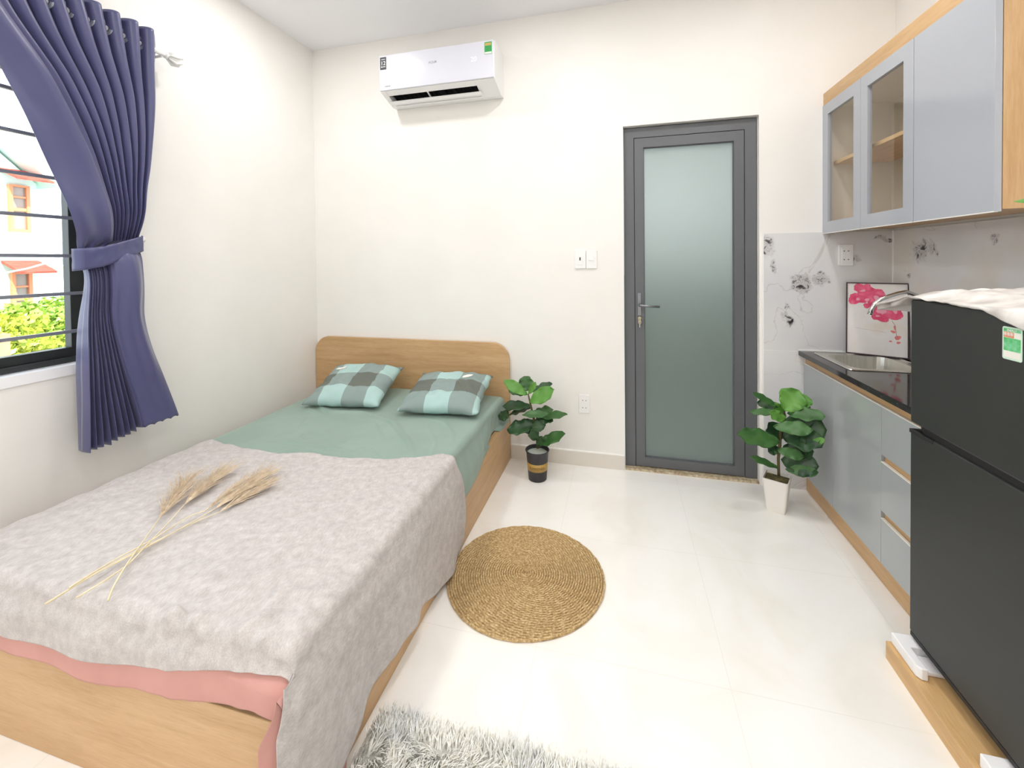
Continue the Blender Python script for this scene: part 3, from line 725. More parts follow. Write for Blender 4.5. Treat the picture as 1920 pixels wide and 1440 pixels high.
# flap tilted open
p=onS(.92,.004);MB().prism([(p[0]-.006,p[1]-.002),(p[0]-.060,p[1]-.014),(p[0]-.068,p[1]+.002),(p[0]-.064,p[1]+.006),(p[0]-.006,p[1]+.006)],'x',e0-.012,e1+.018).go('flap',m_white,ac,bev=.001)
m_ink=mat('dark_ink',(52,54,62),.5);m_gink=mat('grey_ink',(150,152,162),.4)
ys=yp-.0045
st1=B((ax0+.008,ys-.0005,2.548),(ax0+.052,ys,2.628)).go('size_sticker',m_ink,ac)
text('sticker_number','12',.036,m_white,st1,face_front(ax0+.030,ys-.0008,2.588))
for a_,b_,c_,d_ in((.016,2.562,.024,2.570),(.028,2.564,.045,2.568),(.017,2.612,.044,2.615)):B((ax0+a_,ys-.0012,b_),(ax0+c_,ys-.0004,d_)).go('small_print',m_white,st1)
en=B((ax1-.058,ys-.0005,2.555),(ax1-.012,ys,2.628)).go('energy_label',mat('label_green',(60,160,86),.5),ac)
B((ax1-.054,ys-.0012,2.606),(ax1-.016,ys-.0004,2.622)).go('rating_band',mat('label_ochre',(196,168,96),.5),en)
B((ax1-.056,ys-.0012,2.557),(ax1-.014,ys-.0004,2.568)).go('white_band',mat('white_label',(238,236,228)),en)
text('logo','AQUA',.020,m_gink,ac,face_front((ax0+ax1)/2-.012,ys-.0004,2.553))
md=bpy.data.materials.new('lit_display');md.use_nodes=True;q=md.node_tree.nodes['Principled BSDF'];q.inputs['Emission Color'].default_value=(1,1,1,1);q.inputs['Emission Strength'].default_value=.5
text('temperature_display','20',.040,md,ac,face_front(ax1-.128,ys-.0004,2.535))
text('inverter_print','INVERTER',.009,m_gink,ac,face_front(ax0+.060,ys-.0004,2.438))
# ================================================================= SWITCHES AND SOCKETS
def plate(root,x0,x1,z0,z1,y=YB):
    return MB().prism(rrect(x0,z0,x1,z1,.007),'y',y-.009,y).go('cover_plate',m_white,root,bev=.002)
m_hole=mat('socket_hole',(60,48,46),.7)
def socket(cx_,cz,y,label,w=.068,h=.115):
    r=empty('wall_socket',(cx_,y,cz),label,'socket')
    plate(r,cx_-w/2,cx_+w/2,cz-h/2,cz+h/2,y)
    for a_,b_ in((-.36*h,-.002),(.002,.36*h)):B((cx_-w*.30,y-.0105,cz+a_),(cx_+w*.30,y-.0085,cz+b_)).go('outlet_insert',m_white,r,bev=.0005)
    for s in(-1,1):
        for q in(-1,1):MB().lathe([(.0028,0),(.0028,.001)],(cx_+q*.010,y-.0112,cz+s*.023),10,'y').go('pin_hole',m_hole,r)
socket(-.2175,.394,YB,'white double wall socket low on the wall right of the black plant pot')
socket(1.193,1.312,YB-.01,'white double wall socket on the marble tile under the wall cabinet')
def swp(cx_,label,kind):
    r=empty('network_socket' if kind else 'light_switch',(cx_,YB,1.306),label,'socket' if kind else 'switch')
    plate(r,cx_-.0335,cx_+.0335,1.306-.057,1.306+.057)
    if kind:
        B((cx_-.019,YB-.011,1.272),(cx_+.015,YB-.0088,1.338)).go('insert',m_white,r,bev=.001)
        B((cx_-.006,YB-.0118,1.300),(cx_+.002,YB-.0108,1.320)).go('port',m_hole,r)
    else:
        B((cx_-.017,YB-.0135,1.300),(cx_+.013,YB-.0088,1.328)).go('rocker',m_white,r,bev=.001)
swp(-.2345,'white network socket plate left of the light switch',1)
swp(-.1655,'white light switch plate between network socket and door',0)
# ================================================================= PLANTS
m_leaf=mat('fig_leaf_green',(48,96,46),.38);b=m_leaf.node_tree.nodes['Principled BSDF']
def leafmat(name,c1,c2):
    m=mat(name,c1,.4);b=m.node_tree.nodes['Principled BSDF'];n=N(m,'ShaderNodeTexNoise',i_Scale=14.,i_Detail=3.);L(m,coords(m),n.inputs['Vector'])
    L(m,ramp(m,n.outputs['Fac'],[(.35,c1),(.65,c2)]),b.inputs['Base Color']);return m
lm=[leafmat('dark_fig_leaf',(34,66,38),(50,86,46)),leafmat('mid_fig_leaf',(52,94,44),(72,116,60)),leafmat('bright_fig_leaf',(82,138,52),(104,158,68))]
def leaf_into(mb_,base,tip,w,nrm,droop=.12,cup=.18,seed=0):
    base,tip=Vector(base),Vector(tip);ax=tip-base;Ln=ax.length;ax.normalize();n=Vector(nrm);n=(n-ax*n.dot(ax)).normalized();s=ax.cross(n)
    nu,nv=12,10
    i=len(mb_.v)
    for a in range(nu+1):
        t=a/nu
        ww=(1+.07*math.sin(t*13+seed*2)+.04*math.sin(t*29+seed))*1.22*w/2*(math.sin(PI*min(1,t**.95))**.62)*(.62+.48*t)*(1 if 0<t<1 else .0)+.0012
        for b_ in range(nv+1):
            q=2*b_/nv-1
            rip=.11*w*math.sin(t*17+seed+q)*abs(q)**2
            rib=-.035*w*abs(math.sin(t*18))*(.4+.6*abs(q))
            p=base+ax*Ln*t+s*q*ww+n*(cup*w*abs(q)**1.5*.5-droop*Ln*(t*t-.25*t)+rip+rib)
            mb_.v.append(tuple(p))
    for a in range(nu):
        for b_ in range(nv):
            k=i+a*(nv+1)+b_;mb_.f.append((k,k+nv+1,k+nv+2,k+1))
def plant(root,leaves,conv,trunk,trad,y0):
    for name,mi in(('dark_leaves',0),('green_leaves',1),('young_leaves',2)):
        mbb=MB();c=0
        for j,(bx_,by_,tx,ty,w,mi2,nrm,dy0,dy1) in enumerate(leaves):
            if mi2!=mi:continue
            leaf_into(mbb,conv(bx_,by_,y0+dy0),conv(tx,ty,y0+dy1),w,nrm,seed=j);c+=1
        o=mbb.go('foliage',lm[mi],root,smooth=True,thick=.0012)
    MB().tube([conv(x,y,y0+dy) for x,y,dy in trunk],trad,8).go('stem',mat('brown_stem',(96,84,52),.7),root,smooth=True)
c1=lambda zx,zy,y:at(930+zx/6.547,690+zy/6.547,'y',y)
Y1=2.44
p1=empty('potted_fig',(-.475,Y1,0),'artificial fiddle leaf fig in a round black pot between bed and socket','potted plant')
L1=[(385,330,100,150,.060,2,(.3,-.9,.5),0,-.03),(392,280,345,100,.085,1,(0,-1,.25),.01,.02),(375,330,150,250,.055,1,(.2,-.6,.7),.02,.05),(400,320,487,178,.030,2,(.3,-.9,.2),-.02,-.03),
(415,420,700,258,.085,2,(-.2,-.9,.5),-.02,-.05),(440,300,683,178,.060,0,(-.1,-.5,.9),.03,.06),(430,480,70,445,.07,0,(0,-.55,.85),.0,.03),(425,500,150,560,.05,0,(0,-.2,1),.03,.0),(150,520,45,640,.055,0,(.6,-.7,.4),.02,.0),
(430,590,700,500,.075,1,(0,-.5,.9),.04,.06),(500,610,868,550,.055,1,(0,-.5,.9),0,-.02),(320,580,650,545,.05,1,(0,-.6,.8),-.05,-.06),(470,560,700,640,.07,0,(0,-.7,.7),.0,-.02),(500,620,545,780,.075,0,(.3,-.95,.2),-.02,-.05),
(480,700,130,750,.095,0,(.1,-.55,.85),-.01,-.03),(480,790,170,740,.06,0,(.2,-.3,.9),.03,.03),(500,760,350,630,.05,0,(.3,-.8,.4),.04,.06),(515,945,835,790,.07,1,(-.1,-.6,.8),-.01,-.03),(505,880,430,760,.06,0,(.3,-.9,.4),-.02,-.05),(520,960,560,840,.05,0,(0,-.9,.3),-.01,-.02)]
plant(p1,L1,c1,[(395,320,0),(420,430,0),(450,560,0),(480,700,0),(500,840,0),(515,985,0)],[.004,.006,.007,.008,.008,.009],Y1)
pc=(-.480,Y1)
MB().lathe([(.050,0),(.054,.002),(.066,.160),(.070,.168),(.072,.173),(.070,.178),(.066,.176),(.063,.168),(.060,.150)],pc+(0,),40).go('pot',mat('black_ribbed_plastic',(52,52,56),.55),p1,smooth=True)
MB().lathe([(.0597,.062),(.0622,.108)],pc+(0,),40).go('gold_band',mat('gold_paper_band',(176,142,72),.4),p1,smooth=True)
lt=MB();
MB().lathe([(.001,.155),(.0625,.156)],pc+(0,),32).go('white_foam_filling',mat('white_foam',(200,206,198),.9),p1)
for i,ch in enumerate('SUMMONED'):
    a=math.radians(-90+14-(-1)*(i-4)*11.5);rr_=.0615
    text('band_lettering',ch,.021,mat('dark_gold_ink',(120,90,40),.5),p1,Matrix.Translation((pc[0]+rr_*math.cos(a),pc[1]+rr_*math.sin(a),.084))@Matrix.Rotation(a+PI/2,4,'Z')@Matrix.Rotation(PI/2+.04,4,'X'),.0003)
c2=lambda zx,zy,y:at(1360+zx/5.333,700+zy/5.333,'y',y)
Y2=2.40
p2=empty('potted_fig',(.795,Y2,0),'larger artificial fiddle leaf fig in a square white pot beside the door','potted plant')
L2=[(590,375,735,165,.115,2,(-.3,-.95,.15),-.02,.0),(640,330,860,250,.075,2,(-.1,-.6,.7),.0,.0),(520,340,288,190,.035,1,(.4,-.8,.5),0,-.02),(560,350,320,285,.055,0,(.3,-.7,.6),.04,.05),(540,390,245,380,.035,1,(0,-.7,.7),-.02,-.04),(600,460,450,395,.05,2,(.2,-.9,.3),-.03,-.06),(590,450,500,300,.055,2,(.3,-.9,.3),.0,.0),
(620,405,992,415,.065,1,(0,-.7,.7),-.02,-.10),(640,360,850,330,.05,1,(0,-.4,.9),.03,.0),(480,535,882,560,.065,1,(0,-.75,.6),-.07,-.11),(580,500,890,470,.08,0,(0,-.7,.7),-.02,-.05),(545,690,140,600,.085,1,(.2,-.75,.6),-.04,-.12),(600,520,1010,560,.15,0,(-.2,-.9,.4),-.02,-.09),(570,640,985,665,.11,0,(0,-.8,.6),-.04,-.12),(850,720,985,655,.03,2,(0,-.8,.6),-.09,-.122),
(520,770,795,830,.05,1,(0,-.8,.5),-.07,-.09),(560,870,935,930,.11,0,(0,-.85,.5),-.03,-.10),(600,960,930,990,.05,1,(0,-.9,.4),-.06,-.11),(530,950,262,825,.035,1,(.2,-.6,.7),-.02,-.05),(550,660,440,490,.085,0,(.4,-.9,.2),.0,.02),(570,760,880,780,.09,0,(0,-.8,.5),-.01,-.07),(530,740,430,780,.05,0,(.4,-.8,.4),0,-.02),(560,600,700,610,.06,0,(0,-.9,.3),.02,.0)]
plant(p2,L2,c2,[(590,380,0),(575,460,0),(550,600,0),(545,720,0),(530,850,0),(535,1020,0)],[.005,.006,.007,.008,.007,.007],Y2)
pcx,pcy=.785,2.42;hb,ht,H2=.040,.058,.165
rot=math.radians(-26)
def sq(r,z,rc=.012):
    out=[]
    for (x,y) in rrect(-r,-r,r,r,rc,4):
        out.append((pcx+x*math.cos(rot)-y*math.sin(rot),pcy+x*math.sin(rot)+y*math.cos(rot),z))
    return out
V=[];Fc=[];rings=[sq(hb-.004,.004,.01),sq(hb,0,.01),sq(hb+.002,.004,.01),sq(ht,H2,.012),sq(ht+.001,H2+.004,.012),sq(ht-.004,H2+.004,.01),sq(ht-.006,H2-.012,.01)]
n_=len(rings[0])
for r_ in rings:V+=r_
for k in range(len(rings)-1):
    for q in range(n_):
        j=(q+1)%n_;Fc.append((k*n_+q,k*n_+j,(k+1)*n_+j,(k+1)*n_+q))
Fc.append(tuple(range(n_))[::-1])
obj('pot',V,Fc,mat('white_ceramic',(238,234,228),.3),p2,smooth=False)
V=sq(ht-.005,H2-.010,.01);obj('moss_soil',V+[(x,y,z-.01) for x,y,z in V],[tuple(range(n_))]+[(q,(q+1)%n_,n_+(q+1)%n_,n_+q) for q in range(n_)],noisemat('dry_moss',[(.35,(70,66,38)),(.6,(108,98,58))],ns=60,rough=.95,bump=.8,bd=.004),p2)
# ================================================================= KITCHEN: BASE CABINET
XF,XK,XCT,ZCT=.994,1.010,.969,.7825
YN=1.60     # near end
YE=YB-.0105
bc=empty('base_cabinet',(1.2,2.1,0),'glossy grey kitchen base cabinet with oak trim under the sink','cabinet')
car=MB().box((XK+.004,YN,.09),(XR-.012,YN+.017,.752)).box((XK+.004,YE-.017,.09),(XR-.012,YE,.752)).box((XK+.004,YN+.017,.09),(XR-.012,YE-.017,.107)).box((XR-.03,YN+.017,.107),(XR-.012,YE-.017,.752)).box((XK+.004,1.932,.107),(XR-.03,1.948,.752))
car.go('carcass',OAKZ,bc)
B((XK,YN,0),(XK+.015,YE,.088)).go('kick_board',OAKY,bc)
B((XK-.006,YN,.7175),(XK+.012,YE,.757)).go('top_rail',OAKY,bc)
def front(name,y0,y1,z0,z1,m,parent,x=XF,th=.018):
    o=B((x,y0+.0008,z0),(x+th,y1-.0008,z1)).go(name,m,parent,bev=.0008)
    return o
def edge(par,y0,y1,z,x=XF):
    B((x-.0008,y0+.001,z-.0022),(x+.010,y1-.001,z+.0008)).go('edge_band',m_edge,par)
o=front('door',2.322,YE,.092,.7155,m_grey,bc);edge(o,2.322,YE,.7155)
o=front('door',1.940,2.322,.092,.7155,m_grey,bc);edge(o,1.94,2.322,.7155)
for z0,z1 in((.092,.2735),(.302,.497),(.525,.7155)):
    o=front('drawer_front',YN,1.940,z0,z1,m_grey,bc);edge(o,YN,1.94,z1)
# remaining narrow stile beside the slots and the finger rails
for z in(.268,.492):B((XF+.012,YN,z),(XF+.0165,1.938,z+.038)).go('finger_rail',OAKY,bc)
# counter with sink cut-out
SX0,SX1,SY0,SY1=1.020,1.372,2.232,2.600
ct=MB().box((XCT,YN-.0,.7575),(SX0+.012,YE,ZCT)).box((SX1-.012,YN,.7575),(XR-.0105,YE,ZCT)).box((SX0+.012,YN,.7575),(SX1-.012,SY0+.012,ZCT)).box((SX0+.012,SY1-.012,.7575),(SX1-.012,YE,ZCT))
c_=ct.go('worktop',m_granite);tag(c_,'black granite worktop running along the right wall over the base cabinet','worktop')
MB().box((XCT,YE-.005,ZCT),(XR-.0105,YE,ZCT+.005)).go('caulk_strip',mat('white_grout',(248,247,244)),c_)['label']='white sealant strip'
# sink
sk=empty('kitchen_sink',((SX0+SX1)/2,(SY0+SY1)/2,ZCT-.12),'stainless steel kitchen sink set into the black worktop','sink')
bx_,by_=(SX0+.035,SX1-.045),(SY0+.035,SY1-.035)
ro=rrect(SX0,SY0,SX1,SY1,.012,5);ri=rrect(bx_[0],by_[0],bx_[1],by_[1],.05,5);rb=rrect(bx_[0]+.015,by_[0]+.015,bx_[1]-.015,by_[1]-.015,.045,5)
n_=len(ro);V=[(x,y,ZCT+.001) for x,y in ro]+[(x+.0,y,ZCT+.0045) for x,y in rrect(SX0+.003,SY0+.003,SX1-.003,SY1-.003,.010,5)]+[(x,y,ZCT+.002) for x,y in rrect(SX0+.008,SY0+.008,SX1-.008,SY1-.008,.010,5)]+[(x,y,ZCT+.001) for x,y in ri]+[(x,y,ZCT-.14) for x,y in rb]+[(x,y,ZCT-.145) for x,y in rrect(bx_[0]+.04,by_[0]+.04,bx_[1]-.04,by_[1]-.04,.03,5)]
Fc=[]
for k in range(5):
    for q in range(n_):
        j=(q+1)%n_;Fc.append((k*n_+q,k*n_+j,(k+1)*n_+j,(k+1)*n_+q))
Fc.append(tuple(5*n_+q for q in range(n_)))
obj('basin',V,Fc,m_steel,sk,smooth=False,thick=-.001)
MB().lathe([(.026,0),(.026,.004),(.018,.006),(.018,.003)],((bx_[0]+bx_[1])/2,(by_[0]+by_[1])/2,ZCT-.1445),20).go('drain',m_chrome,sk)
# faucet
fc=empty('kitchen_faucet',(1.335,2.20,ZCT),'curved chrome kitchen faucet rising beside the fridge, in front of the painting','faucet')
yf_=2.20
tp=[at(*p,'y',yf_) for p in((1631,590),(1634,580),(1641,569),(1652,561),(1668,555),(1684,550),(1700,547))]
sp_=tp+[Vector((1.245,yf_,1.135)),Vector((1.285,yf_,1.118)),Vector((1.312,yf_,1.08)),Vector((1.322,yf_,1.02)),Vector((1.325,yf_,.90)),Vector((1.325,yf_,.80))]
MB().tube(sp_,[.0105]+[.0085]*(len(sp_)-1),14).go('spout',m_chrome,fc,smooth=True)
MB().lathe([(.026,0),(.026,.005),(.017,.010),(.016,.045),(.012,.050)],(1.325,yf_,ZCT),24).go('base',m_chrome,fc,smooth=True)
MB().tube([(1.325,yf_,ZCT+.035),(1.325,yf_+.05,ZCT+.040)],.006,10).lathe([(.010,.04),(.014,.045),(.014,.070),(.010,.075)],(1.325,yf_,ZCT+.038),16,'y').go('lever',m_chrome,fc,smooth=True)
# ================================================================= PAINTING
pbl=Vector((1.178,2.615,.7875));pbr=Vector((1.400,2.504,.7875))
ux=(pbr-pbl);pw=ux.length;ux.normalize();ph_=.380
nb=Vector((ux.y,-ux.x,0));nb=nb if nb.y<0 else -nb     # facing the room
lean=math.radians(5);uz=(Vector((0,0,1))*math.cos(lean)-nb*math.sin(lean)).normalized()
nf=ux.cross(uz);nf=nf if nf.y<0 else -nf
pn=empty('orchid_painting',tuple(pbl),'small framed painting of pink orchids leaning behind the sink','painting')
pl_=[]
def PW(x,z,d=0):return tuple(pbl+ux*x+uz*z+nf*d)
def pbox(mb_,x0,z0,x1,z1,d0,d1):
    i=len(mb_.v)
    for d_ in(d0,d1):
        for x,z in((x0,z0),(x1,z0),(x1,z1),(x0,z1)):mb_.v.append(PW(x,z,d_))
    mb_.f+=[(i,i+1,i+2,i+3),(i+4,i+7,i+6,i+5),(i,i+4,i+5,i+1),(i+1,i+5,i+6,i+2),(i+2,i+6,i+7,i+3),(i+3,i+7,i+4,i)]
fb=MB();fw=.006
pbox(fb,0,0,pw,fw,-.012,.003);pbox(fb,0,ph_-fw,pw,ph_,-.012,.003);pbox(fb,0,fw,fw,ph_-fw,-.012,.003);pbox(fb,pw-fw,fw,pw,ph_-fw,-.012,.003)
fb.go('frame',mat('dark_brown_frame',(62,44,48),.5),pn)
cb=MB();pbox(cb,fw,fw,pw-fw,ph_-fw,-.010,0);cb.go('canvas',noisemat('painted_ground',[(.3,(226,220,214)),(.6,(236,233,232)),(.8,(232,222,205))],ns=6,rough=.8),pn)
# flowers: x,z as fractions of picture, painted flat
def petals(name,m,lst,d):
    mb_=MB()
    for (fx,fz,r,ry_,a) in lst:
        i=len(mb_.v);n=20;mb_.v.append(PW(fx*pw,fz*ph_,d))
        for q in range(n):
            t=2*PI*q/n;rr_=1+.10*math.sin(3*t+fx*40)+.05*math.sin(7*t+fz*30)
            x=r*rr_*math.cos(t);z=ry_*rr_*math.sin(t)
            mb_.v.append(PW(fx*pw+x*math.cos(a)-z*math.sin(a),fz*ph_+x*math.sin(a)+z*math.cos(a),d))
        for q in range(n):mb_.f.append((i,i+1+q,i+1+(q+1)%n))
        d+=.00005
    return mb_.go(name,m,pn)
PK=[(.22,.93,.022,.018,.3),(.33,.91,.024,.020,1),(.28,.87,.020,.016,0),(.40,.88,.022,.020,.5),(.16,.79,.020,.022,.4),(.26,.77,.026,.020,.2),(.12,.74,.016,.020,.9),(.32,.80,.022,.018,1.2),(.46,.82,.020,.026,.2),(.52,.86,.020,.020,.7),(.58,.83,.014,.018,0),(.44,.74,.018,.022,.6),(.35,.68,.014,.012,.3),(.50,.66,.020,.018,.3),(.60,.69,.020,.014,1),(.72,.63,.026,.022,.1),(.82,.66,.020,.018,.8),(.78,.56,.026,.018,.2),(.84,.58,.014,.022,.2),(.66,.55,.022,.014,.4),(.50,.58,.020,.022,.9),(.56,.53,.020,.012,0),(.48,.53,.014,.012,0),(.60,.50,.022,.010,-.1)]
PK=[(a,b,c*1.12,d*1.12,e) for a,b,c,d,e in PK]
petals('painted_petals',noisemat('pink_paint',[(.35,(222,70,112)),(.55,(236,96,134)),(.75,(246,140,168))],ns=34,rough=.8),PK,.0004)
for q_ in [(.28,.885,.012,.006,.3),(.20,.765,.008,.007,0),(.50,.79,.010,.014,.3),(.58,.62,.020,.016,.2),(.79,.62,.008,.012,.3),(.52,.545,.009,.005,0),(.35,.76,.010,.008,.6)]:petals('painted_highlight',mat('pale_pink_paint',(244,168,190),.8),[q_],.0022)
for q_ in [(.76,.345,.010,.006,-.3),(.83,.27,.013,.010,.6),(.72,.215,.006,.004,0),(.84,.205,.008,.006,.3),(.78,.40,.003,.012,.1)]:petals('painted_bud',mat('coral_paint',(228,130,128),.8),[q_],.0005)
mv=mat('mauve_paint',(176,150,142),.8)
for a,b2,c in(((.74,.49),(.79,.43),(.80,.36)),((.80,.36),(.81,.30),(.83,.27)),((.16,.98),(.20,.95),(.24,.90))):
    MB().tube([PW(a[0]*pw,a[1]*ph_,.0006),PW(b2[0]*pw,b2[1]*ph_,.0006),PW(c[0]*pw,c[1]*ph_,.0006)],.0011,5).go('painted_stem',mv,pn)
MB().tube([PW((.16+k*.055)*pw,(.365-.004*k+.004*math.sin(k*2))*ph_,.0005) for k in range(10)],.0004,4).go('faint_handwriting',mv,pn)
# ================================================================= WALL CABINET
XU=1.089;ZU0,ZD1,ZU1=1.432,2.129,2.197;UY0=1.574
uc=empty('wall_cabinet',(1.25,2.1,ZU0),'pale grey wall cabinet with two glass doors and oak casing','cabinet')
UE=YB-.0005
m_mel=mat('cream_melamine',(236,228,214),.5)
B((XU+.020,UY0,1.440),(XR-.0105,UY0+.017,ZD1)).go('side_panel',OAKZ,uc)
B((XU+.020,UY0+.017,1.452),(XR-.0105,UE,1.469)).go('bottom_panel',OAKY,uc)
B((XU+.020,UE-.017,1.469),(XR-.0105,UE,ZD1)).go('side_panel',m_mel,uc)
MB().box((XU+.020,1.935,1.469),(XR-.0105,1.952,ZD1-.012)).box((XU+.020,UY0+.017,ZD1-.012),(XR-.0105,UE-.017,ZD1)).go('inner_lining',m_mel,uc)
B((XR-.024,1.952,1.469),(XR-.0205,UE-.018,ZD1)).go('back_panel',mat('cream_melamine',(236,228,214),.5),uc)
B((XU+.003,UY0,ZD1+.0012),(XR-.0105,UE,ZU1)).go('cornice',OAKY,uc,bev=.001)
B((XU+.045,1.9525,1.803),(XR-.0245,UE-.018,1.820)).go('shelf',wood('y',(226,190,140),(214,174,122),(236,204,158)),uc)
gm=bpy.data.materials.new('cabinet_glass');gm.use_nodes=True;q=gm.node_tree;q.nodes.clear()
o_=q.nodes.new('ShaderNodeOutputMaterial');mx=q.nodes.new('ShaderNodeMixShader');tr=q.nodes.new('ShaderNodeBsdfTransparent');gs=q.nodes.new('ShaderNodeBsdfGlossy')
gs.inputs['Roughness'].default_value=.01;fr=q.nodes.new('ShaderNodeFresnel');fr.inputs['IOR'].default_value=1.5;tr.inputs['Color'].default_value=(.95,.95,.94,1)
ge=q.nodes.new('ShaderNodeNewGeometry');sb=q.nodes.new('ShaderNodeMath');sb.operation='SUBTRACT';sb.inputs[0].default_value=1;ml=q.nodes.new('ShaderNodeMath');ml.operation='MULTIPLY';q.links.new(ge.outputs['Backfacing'],sb.inputs[1]);q.links.new(sb.outputs[0],ml.inputs[0]);q.links.new(fr.outputs[0],ml.inputs[1])
q.links.new(ml.outputs[0],mx.inputs[0]);q.links.new(tr.outputs[0],mx.inputs[1]);q.links.new(gs.outputs[0],mx.inputs[2]);q.links.new(mx.outputs[0],o_.inputs[0])
for y0,y1,gy0,gy1 in((2.291,UE,2.352,2.606),(1.930,2.291,1.990,2.236)):
    y0+=.001;y1-=.001;gz0,gz1=1.494,2.070;X1=XU+.018
    dd=MB().box((XU,y0,ZU0),(X1,gy0,ZD1)).box((XU,gy1,ZU0),(X1,y1,ZD1)).box((XU,gy0,ZU0),(X1,gy1,gz0)).box((XU,gy0,gz1),(X1,gy1,ZD1)).go('glass_door',m_greyu,uc)
    B((XU+.008,gy0-.004,gz0-.004),(XU+.012,gy1+.004,gz1+.004)).go('pane',gm,dd)
    edge(dd,y0,y1,ZU0+.001,XU)
o=B((XU,UY0,ZU0),(XU+.018,1.929,ZD1)).go('solid_door',m_greyu,uc,bev=.0008);edge(o,UY0,1.929,ZU0+.001,XU)
# ================================================================= FRIDGE
FX,FY0,FY1=.885,1.105,1.578
fr_=empty('fridge',(1.15,1.34,.10),'black two door fridge standing on a low wooden platform','fridge')
FB=1.395
B((FX+.055,FY0+.004,.10),(FB,FY1-.004,1.168)).go('fridge_body',m_blackb,fr_,bev=.006)
MB().box((FX+.03,FY0+.012,.098),(FX+.054,FY1-.012,.13)).go('base_grille',mat('dark_base_plastic',(40,40,56),.5),fr_)
dl=B((FX,FY0,.118),(FX+.05,FY1,.762)).go('fridge_door',m_black,fr_,bev=.005)
du=B((FX,FY0,.782),(FX+.05,FY1,1.166)).go('freezer_door',m_black,fr_,bev=.005)
MB().prism([(FX+.006,FY0+.01),(FX+.006,FY1-.05),(FX+.022,FY1-.012),(FX+.05,FY1-.004),(FX+.05,FY0+.01)],'z',.7625,.7815).go('handle_recess',m_gap,fr_)
MB().prism([(FX-.0045,FY1-.004),(FX-.004,FY1-.06),(FX-.001,FY1-.10),(FX+.012,FY1-.10),(FX+.012,FY1-.004)],'z',.750,.762).go('door_grip',m_blackb,dl,bev=.001)
MB().box((FX+.002,FY0+.002,.104),(FX+.048,FY1-.002,.1165)).go('door_seal',m_blackb,fr_)
ly0,ly1,lz0,lz1=1.2015,1.2525,1.056,1.133
xs=FX-.0006
lb=MB().prism(rrect(ly0,lz0,ly1,lz1,.005),'x',xs,FX+.001).go('energy_label',mat('pale_green_label',(206,232,212),.4),du)
lg=noisemat('label_greens',[(.35,(70,180,90)),(.55,(120,205,150)),(.7,(160,220,185))],ns=50)
B((xs-.0004,ly0+.004,lz0+.021),(xs,ly1-.004,lz1-.026)).go('green_field',lg,lb)
B((xs-.0004,ly0+.004,lz1-.011),(xs,ly1-.004,lz1-.004)).go('green_field',lg,lb)
B((xs-.0004,ly0+.004,lz0+.005),(xs,ly1-.004,lz0+.020)).go('white_field',mat('white_label',(238,236,228)),lb)
B((xs-.0004,ly0+.004,lz1-.025),(xs,ly0+.020,lz1-.012)).go('white_field',mat('white_label',(238,236,228)),lb)
sf=MB().box((xs-.0005,ly0+.021,lz1-.025),(xs,ly1-.004,lz1-.012)).go('star_band',mat('label_orange',(226,150,118),.5),lb)
text('rating_stars','***',.020,m_white,sf,face_left(xs-.0008,(ly0+.021+ly1-.004)/2,lz1-.021))
text('label_print','ENERGY',.007,m_white,lb,face_left(xs-.0006,(ly0+ly1)/2,lz1-.0078),.0002)
# platform and foam blocks
tag(MB().box((.830,.62,0),(.846,1.592,.0565)).box((.846,.62,0),(XR-.02,.636,.0565)).box((.846,1.576,0),(XR-.02,1.592,.0565)).box((.846,.636,.040),(XR-.02,1.576,.0565)).go('wooden_platform',wood('y',(212,174,122),(198,156,104),(222,186,136)),bev=.001),'low oak platform on the floor carrying the black fridge','platform')
m_foam=mat('white_packing_foam',(246,246,248),.6)
def foam(y0,y1,label):
    r=MB().prism([(.842,y0+.012),(.842,y1),(.930,y1),(.930,y1-.045),(.868,y1-.05),(.868,y0),(.852,y0)],'z',.0575,.092).box((.868,y0+.02,.0575),(.93,y1-.05,.070)).go('packing_block',m_foam,bev=.003)
    return tag(r,label,'packing block','white foam blocks under the fridge')
foam(1.462,1.588,'white foam block under the far corner of the black fridge')
foam(1.12,1.246,'white foam block under the near corner of the black fridge')
# cloth on the fridge
def cloth(u,v):
    # u across x (front hem .. wall), v along y
    y=1.10+(1.70-1.10)*v
    x0=.876
    zt=1.176
    bump=.008*abs(nz(u*9,y*22,7))+.016*max(0,nz(u*3+4,y*5))+.012*max(0,math.sin(y*13+u*4))*(.3+u)+.010*abs(nz(u*7,y*13,2))+.024*math.sin(min(1,u*1.6)*PI/2)*interp(y,[(1.1,1),(1.45,1.0),(1.57,.6),(1.65,0)])
    oh=interp(y,[(1.10,.075),(1.20,.040),(1.245,.028),(1.30,.012),(1.46,.006),(1.57,.0),(1.65,.0)])
    if u<.12:
        t=u/.12;z=zt-oh*(1-t)+.004*nz(y*30,1);x=x0-.004*math.sin(t*PI);x+=.003*math.sin(y*45)
    else:
        t=(u-.12)/.88;x=x0+t*.46;z=zt+bump*sm(t*5)
    if y>1.572:
        d=(y-1.572);z-=d*.22+1.2*d*d*u*2;x+=(-.022*min(1,d/.10))*(1-u)
        x=x if u>.12 else x
        z-=.02*sm(d/.06)*(1 if .12<u<.5 else .4)
        y=1.572+d*(1-.55*sm((u-.05)/.6))
    return(x,y,z)
tag(MB().grid(cloth,90,110).go('cloth_cover',noisemat('crumpled_grey_linen',[(.32,(176,169,165)),(.5,(208,203,199)),(.66,(232,229,226))],ns=11,rough=.9,bump=.4,bd=.004),smooth=True,thick=.003),'crumpled pale grey linen cloth laid over the top of the fridge','cloth')
